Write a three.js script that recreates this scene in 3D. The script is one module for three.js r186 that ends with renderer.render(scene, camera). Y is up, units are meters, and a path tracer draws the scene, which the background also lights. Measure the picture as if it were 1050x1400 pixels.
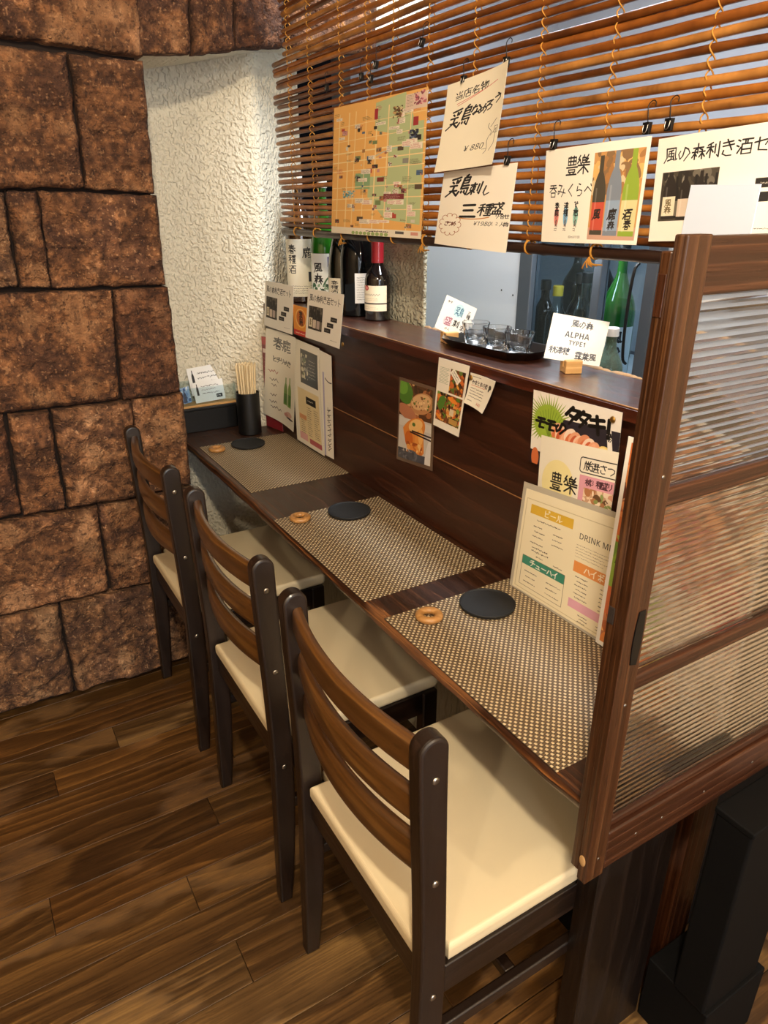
import * as THREE from 'three';
import { RoundedBoxGeometry } from 'three/addons/geometries/RoundedBoxGeometry.js';
import { mergeGeometries, mergeVertices, toCreasedNormals } from 'three/addons/utils/BufferGeometryUtils.js';
import { RectAreaLightUniformsLib } from 'three/addons/lights/RectAreaLightUniformsLib.js';

// ---------------------------------------------------------------- camera, light, exposure
const scene = new THREE.Scene();
scene.background = new THREE.Color(0x0c0d10);
const camera = new THREE.PerspectiveCamera(72.2, 1050 / 1400, 0.02, 40);
camera.position.set(0, 1.45, 0);
camera.rotation.order = 'YXZ';
camera.rotation.set(THREE.MathUtils.degToRad(-23.5), THREE.MathUtils.degToRad(-31.0), 0);
scene.add(camera);
const renderer = new THREE.WebGLRenderer({ antialias: true });
renderer.toneMapping = THREE.LinearToneMapping;
renderer.toneMappingExposure = 0.84;
renderer.shadowMap.enabled = true;
RectAreaLightUniformsLib.init();
const WARM = new THREE.Color(1.0, 0.835, 0.62), COOL = new THREE.Color(0.74, 0.86, 1.0), WHITE = new THREE.Color(0.86, 0.93, 1.0);
const LAMPS = [            // ceiling lamps of the dining side: position, intensity (candela), radius
  [[-0.02, 2.3, 0.1], 11, 2.2], [[-1.4, 2.3, 0.9], 6, 2.2], [[0.9, 2.3, 1.4], 6, 2.2],
];
const KITCHEN_LIGHT = 42, WINDOW_LIGHT = 7, FRIDGE_LIGHT = 30;

// ---------------------------------------------------------------- helpers
const D2R = Math.PI / 180;
function rng(seed) { let a = seed >>> 0; return () => { a = (a + 0x6d2b79f5) | 0; let t = Math.imul(a ^ (a >>> 15), 1 | a); t = (t + Math.imul(t ^ (t >>> 7), 61 | t)) ^ t; return ((t ^ (t >>> 14)) >>> 0) / 4294967296; }; }
const clamp = (x, a = 0, b = 1) => Math.min(b, Math.max(a, x));
const lerp = (a, b, t) => a + (b - a) * t;
const smooth = (a, b, x) => { const t = clamp((x - a) / (b - a)); return t * t * (3 - 2 * t); };
function h2(ix, iy, s) { let n = Math.imul(ix, 374761393) + Math.imul(iy, 668265263) + Math.imul(s, 2147483 + 1274126177); n = Math.imul(n ^ (n >>> 13), 1274126177); return ((n ^ (n >>> 16)) >>> 0) / 4294967296; }
function vn(x, y, s) {
  const ix = Math.floor(x), iy = Math.floor(y), fx = x - ix, fy = y - iy, u = fx * fx * (3 - 2 * fx), v = fy * fy * (3 - 2 * fy);
  const a = h2(ix, iy, s), b = h2(ix + 1, iy, s), c = h2(ix, iy + 1, s), d = h2(ix + 1, iy + 1, s);
  return a + (b - a) * u + (c - a) * v + (a - b - c + d) * u * v;
}
function fbm(x, y, s, oct = 4) { let a = 0.5, r = 0, n = 0; for (let i = 0; i < oct; i++) { r += a * vn(x, y, s + i * 17); n += a; a *= 0.5; x = x * 2.03 + 3.1; y = y * 2.03 + 1.7; } return r / n; }
function ridged(x, y, s, oct = 4) { let a = 0.5, r = 0, n = 0; for (let i = 0; i < oct; i++) { r += a * (1 - Math.abs(2 * vn(x, y, s + i * 31) - 1)); n += a; a *= 0.5; x = x * 2.1 + 5.3; y = y * 2.1 + 2.9; } return r / n; }
const taken = {};
function numbered(name) { const n = taken[name] = (taken[name] ?? -1) + 1; return n ? name + '_' + String(n).padStart(3, '0') : name; }
function tag(o, label, category, group) { o.userData.label = label; o.userData.category = category; if (group) o.userData.group = group; return o; }
function thing(name, label, category, pos = [0, 0, 0], turn = 0, group) {
  const o = new THREE.Group(); o.name = numbered(name); o.position.set(...pos); o.rotation.y = turn; scene.add(o); return tag(o, label, category, group);
}
function mesh(name, geo, mat, parent = scene) {
  const g = Array.isArray(geo) ? merge(geo) : geo;
  const m = new THREE.Mesh(g, mat); m.name = parent === scene ? numbered(name) : name; parent.add(m); return m;
}
function struct(name, geo, mat, parent = scene) { const m = mesh(name, geo, mat, parent); if (parent === scene) m.userData.kind = 'structure'; return m; }
function merge(list) {
  const gs = list.map((g) => { const q = g.index ? g.toNonIndexed() : g; for (const k of Object.keys(q.attributes)) if (!['position', 'normal', 'uv'].includes(k)) q.deleteAttribute(k); return q; });
  return gs.length === 1 ? gs[0] : mergeGeometries(gs);
}
// texture coordinates in metres, u along the grain axis (0 x, 1 y, 2 z)
function gu(geo, axis = 0, ou = 0, ov = 0) {
  const g = geo.index ? geo.toNonIndexed() : geo, p = g.attributes.position, n = p.count, uv = new Float32Array(n * 2);
  const a = new THREE.Vector3(), b = new THREE.Vector3(), c = new THREE.Vector3();
  for (let i = 0; i < n; i += 3) {
    a.fromBufferAttribute(p, i); b.fromBufferAttribute(p, i + 1).sub(a); c.fromBufferAttribute(p, i + 2).sub(a); b.cross(c);
    const m = [Math.abs(b.x), Math.abs(b.y), Math.abs(b.z)], k = m.indexOf(Math.max(...m)), rest = [0, 1, 2].filter((q) => q !== k);
    let ua = axis, va = rest.find((q) => q !== axis); if (k === axis) { ua = rest[0]; va = rest[1]; }
    for (let j = 0; j < 3; j++) { const w = [p.getX(i + j), p.getY(i + j), p.getZ(i + j)]; uv[(i + j) * 2] = w[ua] * (k === axis ? 0.15 : 1) + ou; uv[(i + j) * 2 + 1] = w[va] + ov + k * 0.37; }
  }
  g.setAttribute('uv', new THREE.BufferAttribute(uv, 2)); return g;
}
function box(x0, x1, y0, y1, z0, z1, r = 0.002, axis = 0, ou = 0, ov = 0, seg = 2) {
  const g = r > 0 ? new RoundedBoxGeometry(x1 - x0, y1 - y0, z1 - z0, seg, r) : new THREE.BoxGeometry(x1 - x0, y1 - y0, z1 - z0);
  const q = gu(g, axis, ou, ov); q.translate((x0 + x1) / 2, (y0 + y1) / 2, (z0 + z1) / 2); return q;
}
function lathe(pts, seg = 32) { return new THREE.LatheGeometry(pts.map((p) => new THREE.Vector2(p[0], p[1])), seg); }
function tube(pts, r, seg = 24, rad = 8, closed = false) { return new THREE.TubeGeometry(new THREE.CatmullRomCurve3(pts.map((p) => new THREE.Vector3(...p)), closed), seg, r, rad, closed); }
function cyl(r0, r1, h, seg = 16) { return new THREE.CylinderGeometry(r0, r1, h, seg); }
function tr(g, x = 0, y = 0, z = 0) { g.translate(x, y, z); return g; }
function tex(w, h, fn, { srgb = true, rep = 1, repY = rep, mirror = false } = {}) {
  const d = new Uint8Array(w * h * 4);
  for (let y = 0, i = 0; y < h; y++) for (let x = 0; x < w; x++, i += 4) { const c = fn(x / w, y / h); d[i] = c[0]; d[i + 1] = c[1]; d[i + 2] = c[2]; d[i + 3] = 255; }
  const t = new THREE.DataTexture(d, w, h, THREE.RGBAFormat); t.wrapS = t.wrapT = mirror ? THREE.MirroredRepeatWrapping : THREE.RepeatWrapping;
  t.magFilter = THREE.LinearFilter; t.minFilter = THREE.LinearMipmapLinearFilter; t.generateMipmaps = true; if (srgb) t.colorSpace = THREE.SRGBColorSpace; t.repeat.set(rep, repY); t.needsUpdate = true; return t;
}
const mix3 = (a, b, t) => [lerp(a[0], b[0], t), lerp(a[1], b[1], t), lerp(a[2], b[2], t)];
const hex = (s) => [parseInt(s.slice(1, 3), 16), parseInt(s.slice(3, 5), 16), parseInt(s.slice(5, 7), 16)];

// ---------------------------------------------------------------- materials
// wood: L x W metres of flat-sawn grain, tones from dark to light
function woodMaps(L, W, dark, mid, light, seed, { rings = 26, wear = 0.2, w = 1024, h = 512, bumpy = 1, knots = 0.4 } = {}) {
  const A = hex(dark), B = hex(mid), C = hex(light), val = new Float32Array(w * h), wr = new Float32Array(w * h);
  for (let y = 0, i = 0; y < h; y++) for (let x = 0; x < w; x++, i++) {
    const u = x / w * L, v = y / h * W;
    const warp = fbm(u * 2.2, v * 7, seed, 3) * 2.1 + fbm(u * 0.8, v * 3, seed + 5, 2) * 3 * knots;
    const t = v * rings + warp, f = t - Math.floor(t), ring = Math.pow(f, 2.2) * (1 - smooth(0.9, 1, f));
    const fib = fbm(u * 9, v * 420, seed + 9, 3), pore = vn(u * 30, v * 900, seed + 13);
    val[i] = 0.28 + 0.5 * ring * (0.5 + 0.8 * fib) + 0.38 * (fib - 0.5) - (pore > 0.8 ? 0.12 : 0) + 0.35 * (fbm(u * 1.6, v * 5, seed + 21, 3) - 0.5);
    wr[i] = smooth(0.56, 0.78, fbm(u * 5, v * 12, seed + 33, 4)) * wear;
  }
  const sample = (a, x, y) => a[Math.min(h - 1, Math.floor(y * h)) * w + Math.min(w - 1, Math.floor(x * w))];
  const map = tex(w, h, (x, y) => { const v = clamp(sample(val, x, y)), c = v < 0.5 ? mix3(A, B, v * 2) : mix3(B, C, v * 2 - 1); return mix3(c, C, sample(wr, x, y) * 0.6); }, { rep: 1 / L, repY: 1 / W, mirror: true });
  const bump = tex(w, h, (x, y) => { const v = clamp(sample(val, x, y)) * 255; return [v, v, v]; }, { srgb: false, rep: 1 / L, repY: 1 / W, mirror: true });
  const rough = tex(w / 2, h / 2, (x, y) => { const v = 255 * clamp(0.42 + 0.25 * sample(wr, x, y) * 3 + 0.2 * (sample(val, x, y) - 0.4)); return [v, v, v]; }, { srgb: false, rep: 1 / L, repY: 1 / W, mirror: true });
  return { map, bumpMap: bump, roughnessMap: rough };
}
function wood(maps, { bump = 0.0006, rough = 1, color = 0xffffff, coat = 0, coatR = 0.25 } = {}) {
  return new THREE.MeshPhysicalMaterial({ ...maps, bumpScale: bump, roughness: rough, color, clearcoat: coat, clearcoatRoughness: coatR });
}
const std = (color, rough = 0.6, more = {}) => new THREE.MeshStandardMaterial({ color, roughness: rough, ...more });
const phys = (o) => new THREE.MeshPhysicalMaterial(o);

const counterMaps = woodMaps(1.2, 0.5, '#1a0e08', '#351c0f', '#68401f', 11, { rings: 34, wear: 0.15, knots: 1.1 });
const dadoMaps = woodMaps(1.2, 0.6, '#291409', '#42200f', '#643a1b', 23, { rings: 18, wear: 0.1, knots: 0.5 });
const floorMaps = woodMaps(1.6, 0.8, '#33220f', '#614726', '#97743f', 37, { rings: 24, wear: 0.95, knots: 2.2 });
const chairMaps = woodMaps(0.6, 0.3, '#1b1009', '#2c1b0f', '#483018', 41, { rings: 20, wear: 0.15, w: 512, h: 256 });
const slatMaps = woodMaps(0.6, 0.3, '#43290f', '#6d481f', '#9c7239', 43, { rings: 22, wear: 0.3, w: 512, h: 256 });
const frameMaps = woodMaps(1.0, 0.3, '#382010', '#5f3b1f', '#8c6540', 53, { rings: 60, wear: 0.35, knots: 0.3 });
const paleMaps = woodMaps(0.3, 0.3, '#b58850', '#d2a76c', '#e6c592', 59, { rings: 50, w: 256, h: 256, wear: 0 });
const edgeMaps = woodMaps(0.9, 0.1, '#190c06', '#40220f', '#b07338', 67, { rings: 90, wear: 0.9, w: 1024, h: 128, knots: 1.6 });
const M = {
  counter: wood(counterMaps, { bump: 0.0005, coat: 0.25, coatR: 0.35 }),
  edge: wood(edgeMaps, { bump: 0.002, coat: 0.25, coatR: 0.3 }),
  dado: wood(dadoMaps, { bump: 0.0003, color: 0xd8c8c0, coat: 0.35, coatR: 0.3 }),
  ledge: wood(dadoMaps, { bump: 0.0003, coat: 0.7, coatR: 0.2, color: 0xffe8d8 }),
  fascia: wood(dadoMaps, { bump: 0.0003, color: 0xffc8a0, coat: 0.4 }),
  chair: wood(chairMaps, { bump: 0.0003, coat: 0.35, coatR: 0.2, color: 0xa89a86 }),
  slat: wood(slatMaps, { bump: 0.0003, coat: 0.8, coatR: 0.2, color: 0xd2c8a8 }),
  frame: wood(frameMaps, { bump: 0.0012, color: 0xb4a894 }),
  frameDark: wood(frameMaps, { bump: 0.001, color: 0xa08878 }),
  legBoard: wood(chairMaps, { bump: 0.0006, color: 0x847a72 }),
  pale: wood(paleMaps, { bump: 0.0002 }),
  chopstick: std(0xe2cda4, 0.6), ring: wood(paleMaps, { bump: 0.0002, color: 0xd8c8b4, coat: 0.2 }),
  mortar: std(0x20140d, 0.95),
  ceiling: std(0xb7a58c, 0.9), roomWall: std(0xb9a78b, 0.9), kitchenWall: std(0xa4a8b2, 0.7),
  seat: phys({ color: 0xd3c4a2, roughness: 0.48, sheen: 0.1, clearcoat: 0.15, clearcoatRoughness: 0.5 }),
  steel: std(0xa9a49c, 0.3, { metalness: 1 }), matte: phys({ color: 0x050506, roughness: 0.75, specularIntensity: 0.3 }), black: std(0x0c0c0d, 0.42), blackGloss: phys({ color: 0x0d0c0c, roughness: 0.32, clearcoat: 0.5, clearcoatRoughness: 0.2 }),
  slate: std(0x17181a, 0.62), brass: std(0xb08a4a, 0.35, { metalness: 0.9 }), clipBlack: std(0x141312, 0.4, { metalness: 0.3 }),
  cord: std(0xb8812f, 0.8), cream: std(0xefe9da, 0.85),
};
const floorMats = [0xffffff, 0xe6dccb, 0xcfc0aa, 0xfae6c6].map((c) => wood(floorMaps, { bump: 0.0007, color: c, coat: 0.12, coatR: 0.45 }));
// rock: fine mottling and grit over a metre
const rockV = (x, y) => { const g = fbm(x * 40, y * 40, 71, 4), p = fbm(x * 9, y * 9, 77, 4), s = vn(x * 190, y * 190, 79); return [g, p, s]; };
const rockMap = tex(1024, 1024, (x, y) => {
  const [g, p, s] = rockV(x, y); let c = mix3([66, 44, 29], [140, 101, 68], clamp((g - 0.25) * 1.7)); c = mix3(c, [158, 126, 94], smooth(0.58, 0.75, p) * 0.5); c = mix3(c, [50, 32, 26], smooth(0.48, 0.3, p) * 0.55); c = mix3(c, [30, 18, 14], smooth(0.62, 0.8, fbm(x * 70, y * 70, 83, 3)) * 0.45); c = mix3(c, [182, 148, 112], smooth(0.64, 0.82, fbm(x * 90, y * 90, 87, 3)) * 0.5);
  const k = s > 0.93 ? (s - 0.93) * 9 : 0; c = mix3(c, [205, 180, 150], k); if (s < 0.06) c = mix3(c, [25, 14, 10], 0.6); return c;
}, { rep: 1.6, mirror: true });
const rockBump = tex(1024, 1024, (x, y) => { const e = ridged(x * 16, y * 22, 69, 4), g = fbm(x * 40, y * 40, 71, 4), f = fbm(x * 120, y * 120, 73, 3), s = vn(x * 190, y * 190, 79); const v = 255 * clamp(0.5 * e + 0.25 * g + 0.28 * f + 0.1 * s - 0.05); return [v, v, v]; }, { srgb: false, rep: 1.6, mirror: true });
const rockMat = new THREE.MeshStandardMaterial({ map: rockMap, bumpMap: rockBump, bumpScale: 0.016, roughness: 0.93, vertexColors: true });
// plaster: lumpy sprayed render
const plBump = tex(1024, 1024, (x, y) => { const q = fbm(x * 30, y * 30, 95, 2) * 0.8, a = fbm(x * 88 + q, y * 78 + q, 91, 2), b = vn(x * 150, y * 140, 97), c = vn(x * 9, y * 7, 99); const v = 255 * clamp(smooth(0.3, 0.75, a) * 0.75 + 0.15 * b + 0.12 * c); return [v, v, v]; }, { srgb: false, rep: 1.5, mirror: true });
const plasterMat = new THREE.MeshStandardMaterial({ color: 0xe4dcc6, bumpMap: plBump, bumpScale: 0.005, roughness: 0.92 });
const plasterDim = new THREE.MeshStandardMaterial({ color: 0xb9b6a2, bumpMap: plBump, bumpScale: 0.007, roughness: 0.92 });

// ---------------------------------------------------------------- the setting
const FZ = -2.08, DADO = 0.95, PLZ = -2.53;
{ // floor of long stained planks, every plank its own piece
  const f = new THREE.Group(); f.name = 'floor'; f.userData.kind = 'structure'; scene.add(f);
  struct('underfloor', box(-2.3, 3.0, -0.08, -0.0165, -2.7, 2.7, 0), M.mortar, f);
  const r = rng(5), W = 0.105, rows = Math.ceil(4.9 / W);
  for (let i = 0; i < rows; i++) {
    const z1 = -2.3 + i * W, z0 = z1 + W; let x = -2.2 - r() * 0.9;
    while (x < 2.2) {
      const far = z1 > 0.4, L = far ? 1.9 + r() * 1.4 : 0.75 + r() * 0.95, x1 = Math.min(x + L, 2.25), dy = (r() - 0.5) * 0.0012;
      if (x1 > -2.2) struct('plank', box(Math.max(x, -2.2) + 0.0006, x1 - 0.0006, -0.016 + dy, dy, z1 + 0.0006, z0 - 0.0006, 0.0011, 0, r() * 7, r() * 5, 1), floorMats[Math.floor(r() * 4)], f);
      x = x1; if (x1 >= 2.25) break;
    }
  }
}
struct('ceiling', box(-2.3, 3.0, 2.5, 2.6, -2.7, 2.7, 0), M.ceiling);
struct('wall_left', box(-2.3, -2.2, 0, 2.5, -2.7, 2.7, 0), M.roomWall);
struct('wall_outer', box(2.9, 3.0, 0, 2.5, -2.7, 2.7, 0), M.kitchenWall);
{ // back wall with a window opening behind the camera
  struct('wall_back', [box(-2.2, -0.6, 0, 2.5, 2.6, 2.7, 0), box(1.0, 2.9, 0, 2.5, 2.6, 2.7, 0), box(-0.6, 1.0, 0, 0.7, 2.6, 2.7, 0), box(-0.6, 1.0, 2.2, 2.5, 2.6, 2.7, 0)], M.roomWall);
  struct('window_1', box(-0.6, 1.0, 0.7, 2.2, 2.64, 2.66, 0), new THREE.MeshStandardMaterial({ color: 0xffffff, emissive: COOL, emissiveIntensity: 1.2, roughness: 0.6 }));
  const L = new THREE.RectAreaLight(COOL, WINDOW_LIGHT, 1.58, 1.48); L.position.set(0.2, 1.45, 2.59); L.lookAt(0.2, 1.3, 0); scene.add(L);
}
struct('wall_side', [box(1.6, 1.7, 0, 2.5, -0.43, 2.6, 0), box(1.14, 1.7, 0.6, 2.5, -0.53, -0.43, 0)], M.roomWall);
struct('wall_header', box(0.935, 1.14, 2.34, 2.5, -2.1, -0.43, 0), M.roomWall);

// ---- stone wall: courses of split-faced blocks, each its own stone
function stoneGeo(q, zf, seed, opt = {}) {
  const { step = 0.0055, relief = 0.034, depth = 0.1, tint = [1, 1, 1], pale = 0.5, proud = 0 } = opt;
  const [a, b, c, d] = [[q[0], q[1]], [q[2], q[3]], [q[4], q[5]], [q[6], q[7]]];   // TL TR BR BL
  const w = Math.hypot(b[0] - a[0], b[1] - a[1]), h = Math.hypot(d[0] - a[0], d[1] - a[1]);
  const nu = Math.max(6, Math.round(w / step)), nv = Math.max(6, Math.round(h / step));
  const pos = [], uv = [], col = [], idx = [], r = rng(seed), tx = (r() - 0.5) * 0.03, ty = (r() - 0.5) * 0.03, ou = r() * 5, ov = r() * 5;
  for (let j = 0; j <= nv; j++) for (let i = 0; i <= nu; i++) {
    const s = i / nu, t = j / nv;
    let x = lerp(lerp(a[0], b[0], s), lerp(d[0], c[0], s), t), y = lerp(lerp(a[1], b[1], s), lerp(d[1], c[1], s), t);
    const e = Math.min(s * w, (1 - s) * w, t * h, (1 - t) * h), ed = smooth(0, 0.016, e);
    if (e < 0.012) { x += (fbm(y * 30, s * 3, seed + 3, 3) - 0.5) * 0.008; y += (fbm(x * 30, t * 3, seed + 4, 3) - 0.5) * 0.008; }
    const n1 = fbm(x * 7, y * 7, seed, 4) - 0.5, n2 = ridged(x * 10 + y * 3, y * 13 - x * 2, seed + 7, 4) - 0.6, n3 = fbm(x * 34, y * 34, seed + 9, 4) - 0.5;
    const zz = zf(x) + proud - 0.012 * (1 - ed) * (1 - ed) + ed * (relief * (1.1 * n1 + 0.8 * n2) + tx * (s - 0.5) + ty * (t - 0.5)) + 0.014 * n3 * (0.35 + 0.65 * ed) + 0.006 * (fbm(x * 85, y * 85, seed + 11, 2) - 0.5) * ed;
    pos.push(x, y, zz); uv.push(x + ou, y + ov);
    const p = smooth(0.52, 0.72, fbm(x * 8 + 3, y * 10, seed + 15, 4)) * pale, q2 = 0.86 + 0.28 * fbm(x * 5, y * 5, seed + 21, 3);
    col.push(q2 * tint[0] * (1 + p * 0.9), q2 * tint[1] * (1 + p * 1.05), q2 * tint[2] * (1 + p * 1.3));
  }
  const id = (i, j) => j * (nu + 1) + i;
  for (let j = 0; j < nv; j++) for (let i = 0; i < nu; i++) idx.push(id(i, j), id(i, j + 1), id(i + 1, j), id(i + 1, j), id(i, j + 1), id(i + 1, j + 1));
  const rim = []; for (let i = 0; i < nu; i++) rim.push(id(i, 0)); for (let j = 0; j < nv; j++) rim.push(id(nu, j)); for (let i = nu; i > 0; i--) rim.push(id(i, nv)); for (let j = nv; j > 0; j--) rim.push(id(0, j));
  const base = pos.length / 3;
  for (const k of rim) { pos.push(pos[k * 3], pos[k * 3 + 1], zf(pos[k * 3]) - depth); uv.push(uv[k * 2] + 0.06, uv[k * 2 + 1] + 0.06); col.push(0.8 * tint[0], 0.8 * tint[1], 0.8 * tint[2]); }
  rim.forEach((k, i) => { const n = (i + 1) % rim.length; idx.push(rim[n], base + i, k, rim[n], base + n, base + i); });
  idx.push(...rim.slice(2).flatMap((_, i) => [base, base + i + 1, base + i + 2].reverse()));
  const g = new THREE.BufferGeometry(); g.setAttribute('position', new THREE.Float32BufferAttribute(pos, 3)); g.setAttribute('uv', new THREE.Float32BufferAttribute(uv, 2)); g.setAttribute('color', new THREE.Float32BufferAttribute(col, 3)); g.setIndex(idx); g.computeVertexNormals(); return g;
}
{
  const w = new THREE.Group(); w.name = 'wall_stone'; w.userData.kind = 'structure'; scene.add(w);
  struct('backing', box(-2.2, 0.535, 0, 2.5, -2.7, FZ - 0.045, 0), M.mortar, w);
  const R = [1.0, 0.86, 0.74], B = [1.02, 0.92, 0.84], G = [1.05, 1.05, 1.05], D = [0.8, 0.64, 0.58], P = [1.12, 1.02, 0.94];
  const list = [
    ['s', [0.226, 2.14, 0.557, 2.14, 0.548, 1.796, 0.23, 1.81], R, 0.7], ['s', [-0.5, 2.14, 0.218, 2.14, 0.222, 1.81, -0.5, 1.80], R, 0.3],
    ['s', [-0.02, 1.79, 0.368, 1.788, 0.360, 1.494, -0.03, 1.489], R, 0.15], ['s', [0.375, 1.787, 0.548, 1.787, 0.538, 1.484, 0.368, 1.491], R, 0.75],
    ['s', [-0.1, 1.482, 0.172, 1.483, 0.163, 1.261, -0.12, 1.262], G, 0.3], ['s', [0.178, 1.486, 0.247, 1.487, 0.240, 1.256, 0.169, 1.259], R, 0.2], ['s', [0.251, 1.487, 0.543, 1.477, 0.54, 1.246, 0.244, 1.255], R, 0.7],
    ['s', [-0.2, 1.255, 0.392, 1.241, 0.371, 0.940, -0.2, 0.950], R, 0.3], ['s', [0.399, 1.241, 0.546, 1.242, 0.544, 0.941, 0.377, 0.939], D, 0.1],
    ['s', [-0.2, 0.942, 0.068, 0.937, 0.057, 0.651, -0.2, 0.65], D, 0.2], ['s', [0.076, 0.935, 0.178, 0.933, 0.174, 0.643, 0.063, 0.649], R, 0.7], ['s', [0.187, 0.934, 0.399, 0.931, 0.379, 0.638, 0.183, 0.645], B, 0.8], ['s', [0.405, 0.933, 0.552, 0.933, 0.545, 0.640, 0.386, 0.637], P, 0.9],
    ['s', [-0.35, 0.642, 0.258, 0.628, 0.252, 0.344, -0.35, 0.355], B, 0.5], ['s', [0.265, 0.627, 0.410, 0.628, 0.407, 0.334, 0.261, 0.342], B, 0.8], ['s', [0.417, 0.628, 0.546, 0.631, 0.54, 0.34, 0.414, 0.334], G, 0.7],
    ['s', [-0.5, 0.35, 0.099, 0.337, 0.096, 0.024, -0.5, 0.02], G, 0.3], ['s', [0.107, 0.336, 0.397, 0.329, 0.391, 0.018, 0.103, 0.02], G, 0.4], ['s', [0.404, 0.328, 0.541, 0.333, 0.535, 0.015, 0.397, 0.018], G, 0.3],
  ];
  list.forEach(([, q, t, p], i) => struct('stone', stoneGeo(q, () => FZ, 100 + i * 13, { tint: t, pale: p, proud: (rng(i * 7 + 3)() - 0.5) * 0.016 }), rockMat, w));
  // the rest of the wall, left of the picture
  const r = rng(88); let y = 0.02;
  for (const [y0, y1] of [[0.02, 0.345], [0.352, 0.645], [0.652, 0.945], [0.952, 1.252], [1.26, 1.48], [1.488, 1.79], [1.81, 2.14], [2.15, 2.49]]) {
    let x = y0 < 0.3 || y0 > 1.8 ? -0.51 : y0 < 0.6 ? -0.36 : y0 > 1.45 ? -0.04 : y0 > 1.25 ? -0.13 : -0.21; if (y0 > 2.14) x = 0.55;
    while (x > -1.2) { const L = 0.25 + r() * 0.3; struct('stone', stoneGeo([x - L, y1, x, y1, x, y0, x - L, y0], () => FZ, 500 + Math.floor(r() * 9999), { step: 0.02, tint: R, pale: r() * 0.6, proud: (r() - 0.5) * 0.016 }), rockMat, w); x -= L + 0.008; }
  }
  // lintel stones over the plastered recess, stepping back towards the kitchen
  const l = new THREE.Group(); l.name = 'wall_lintel'; l.userData.kind = 'structure'; scene.add(l);
  { const s = new THREE.Shape(); s.moveTo(0.535, 1.814); s.lineTo(1.5, 1.978); s.lineTo(1.5, 2.5); s.lineTo(0.535, 2.5); s.closePath(); const g = gu(new THREE.ExtrudeGeometry(s, { depth: 0.475, bevelEnabled: false }), 0); struct('backing', tr(g, 0, 0, -2.7), plasterMat, l); }
  const zl = (x) => lerp(-2.1, -2.2, clamp((x - 0.55) / 0.42));
  [[0.552, 2.2, 0.70, 2.2, 0.692, 1.822, 0.548, 1.803], [0.706, 2.2, 0.84, 2.2, 0.826, 1.848, 0.70, 1.823], [0.846, 2.2, 1.0, 2.2, 0.99, 1.877, 0.832, 1.85], [1.006, 2.2, 1.3, 2.2, 1.3, 1.88, 0.997, 1.878]].forEach((q, i) => struct('stone', stoneGeo(q, (x) => zl(x) + 0.0, 900 + i * 11, { tint: i === 2 ? D : R, pale: 0.2, depth: 0.05, step: 0.007 }), rockMat, l));
}
// ---- rough plaster at the end of the counter, and the plastered pier behind the ledge
{ // the plaster bulges forward into a rounded corner beside the ledge and falls back into the kitchen
  const s = new THREE.Shape(), bz = -2.66; s.moveTo(0.535, bz); s.lineTo(0.535, PLZ);
  s.lineTo(0.66, PLZ + 0.001); s.bezierCurveTo(0.78, PLZ + 0.004, 0.88, -2.45, 0.935, -2.41); s.bezierCurveTo(0.955, -2.394, 0.975, -2.4, 0.99, -2.415); s.lineTo(1.18, -2.54); s.lineTo(1.18, -2.66); s.closePath();
  const g = new THREE.ExtrudeGeometry(s, { depth: 2.0, bevelEnabled: false, curveSegments: 24 }); g.rotateX(-Math.PI / 2); g.scale(1, 1, -1);
  const a = g.attributes.position.array; for (let i = 0; i < a.length; i += 9) for (let k = 0; k < 3; k++) { const m = a[i + 3 + k]; a[i + 3 + k] = a[i + 6 + k]; a[i + 6 + k] = m; }
  g.deleteAttribute('normal'); const q = g, up = q.attributes.position, uw = new Float32Array(up.count * 2); for (let i = 0; i < up.count; i++) { uw[i * 2] = up.getX(i) * 1.15; uw[i * 2 + 1] = up.getY(i); } q.setAttribute('uv', new THREE.BufferAttribute(uw, 2)); q.computeVertexNormals(); struct('wall_end', toCreasedNormals(q, 0.5), plasterMat);
}
struct('wall_pier', box(1.13, 1.142, 0, 1.43, -2.6, -1.668, 0.006, 1, 0, 0, 3), plasterDim);
// ---- boarded wall under the ledge
{
  const w = new THREE.Group(); w.name = 'wall_right'; w.userData.kind = 'structure'; scene.add(w);
  struct('lower_wall', box(DADO + 0.004, 1.04, 0, 0.68, -2.42, -0.82, 0), plasterDim, w);
  struct('upper_wall', box(DADO + 0.02, 1.04, 0.68, 1.11, -2.4, -0.468, 0), M.mortar, w);
  struct('board', box(DADO, DADO + 0.025, 0.684, 0.886, -2.395, -0.468, 0.0018, 2, 0.1, 0.05), M.dado, w);
  struct('board', box(DADO, DADO + 0.025, 0.8875, 1.118, -2.395, -0.468, 0.0018, 2, 0.5, 0.33), M.dado, w);
  struct('pale_joint', box(DADO - 0.0004, DADO + 0.002, 0.8859, 0.8877, -2.1, -0.47, 0.0003, 2, 0, 0, 1), std(0x94683e, 0.6), w);  // thin pale tan strip along the joint between the two boards
}
// ---- kitchen room behind the opening
struct('wall_kitchen', [box(2.4, 2.5, 0, 2.5, -2.7, -0.43, 0), box(1.42, 2.4, 0, 2.5, -2.75, -2.6, 0), box(1.7, 2.5, 0, 2.5, -0.43, -0.38, 0)], M.kitchenWall);

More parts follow.
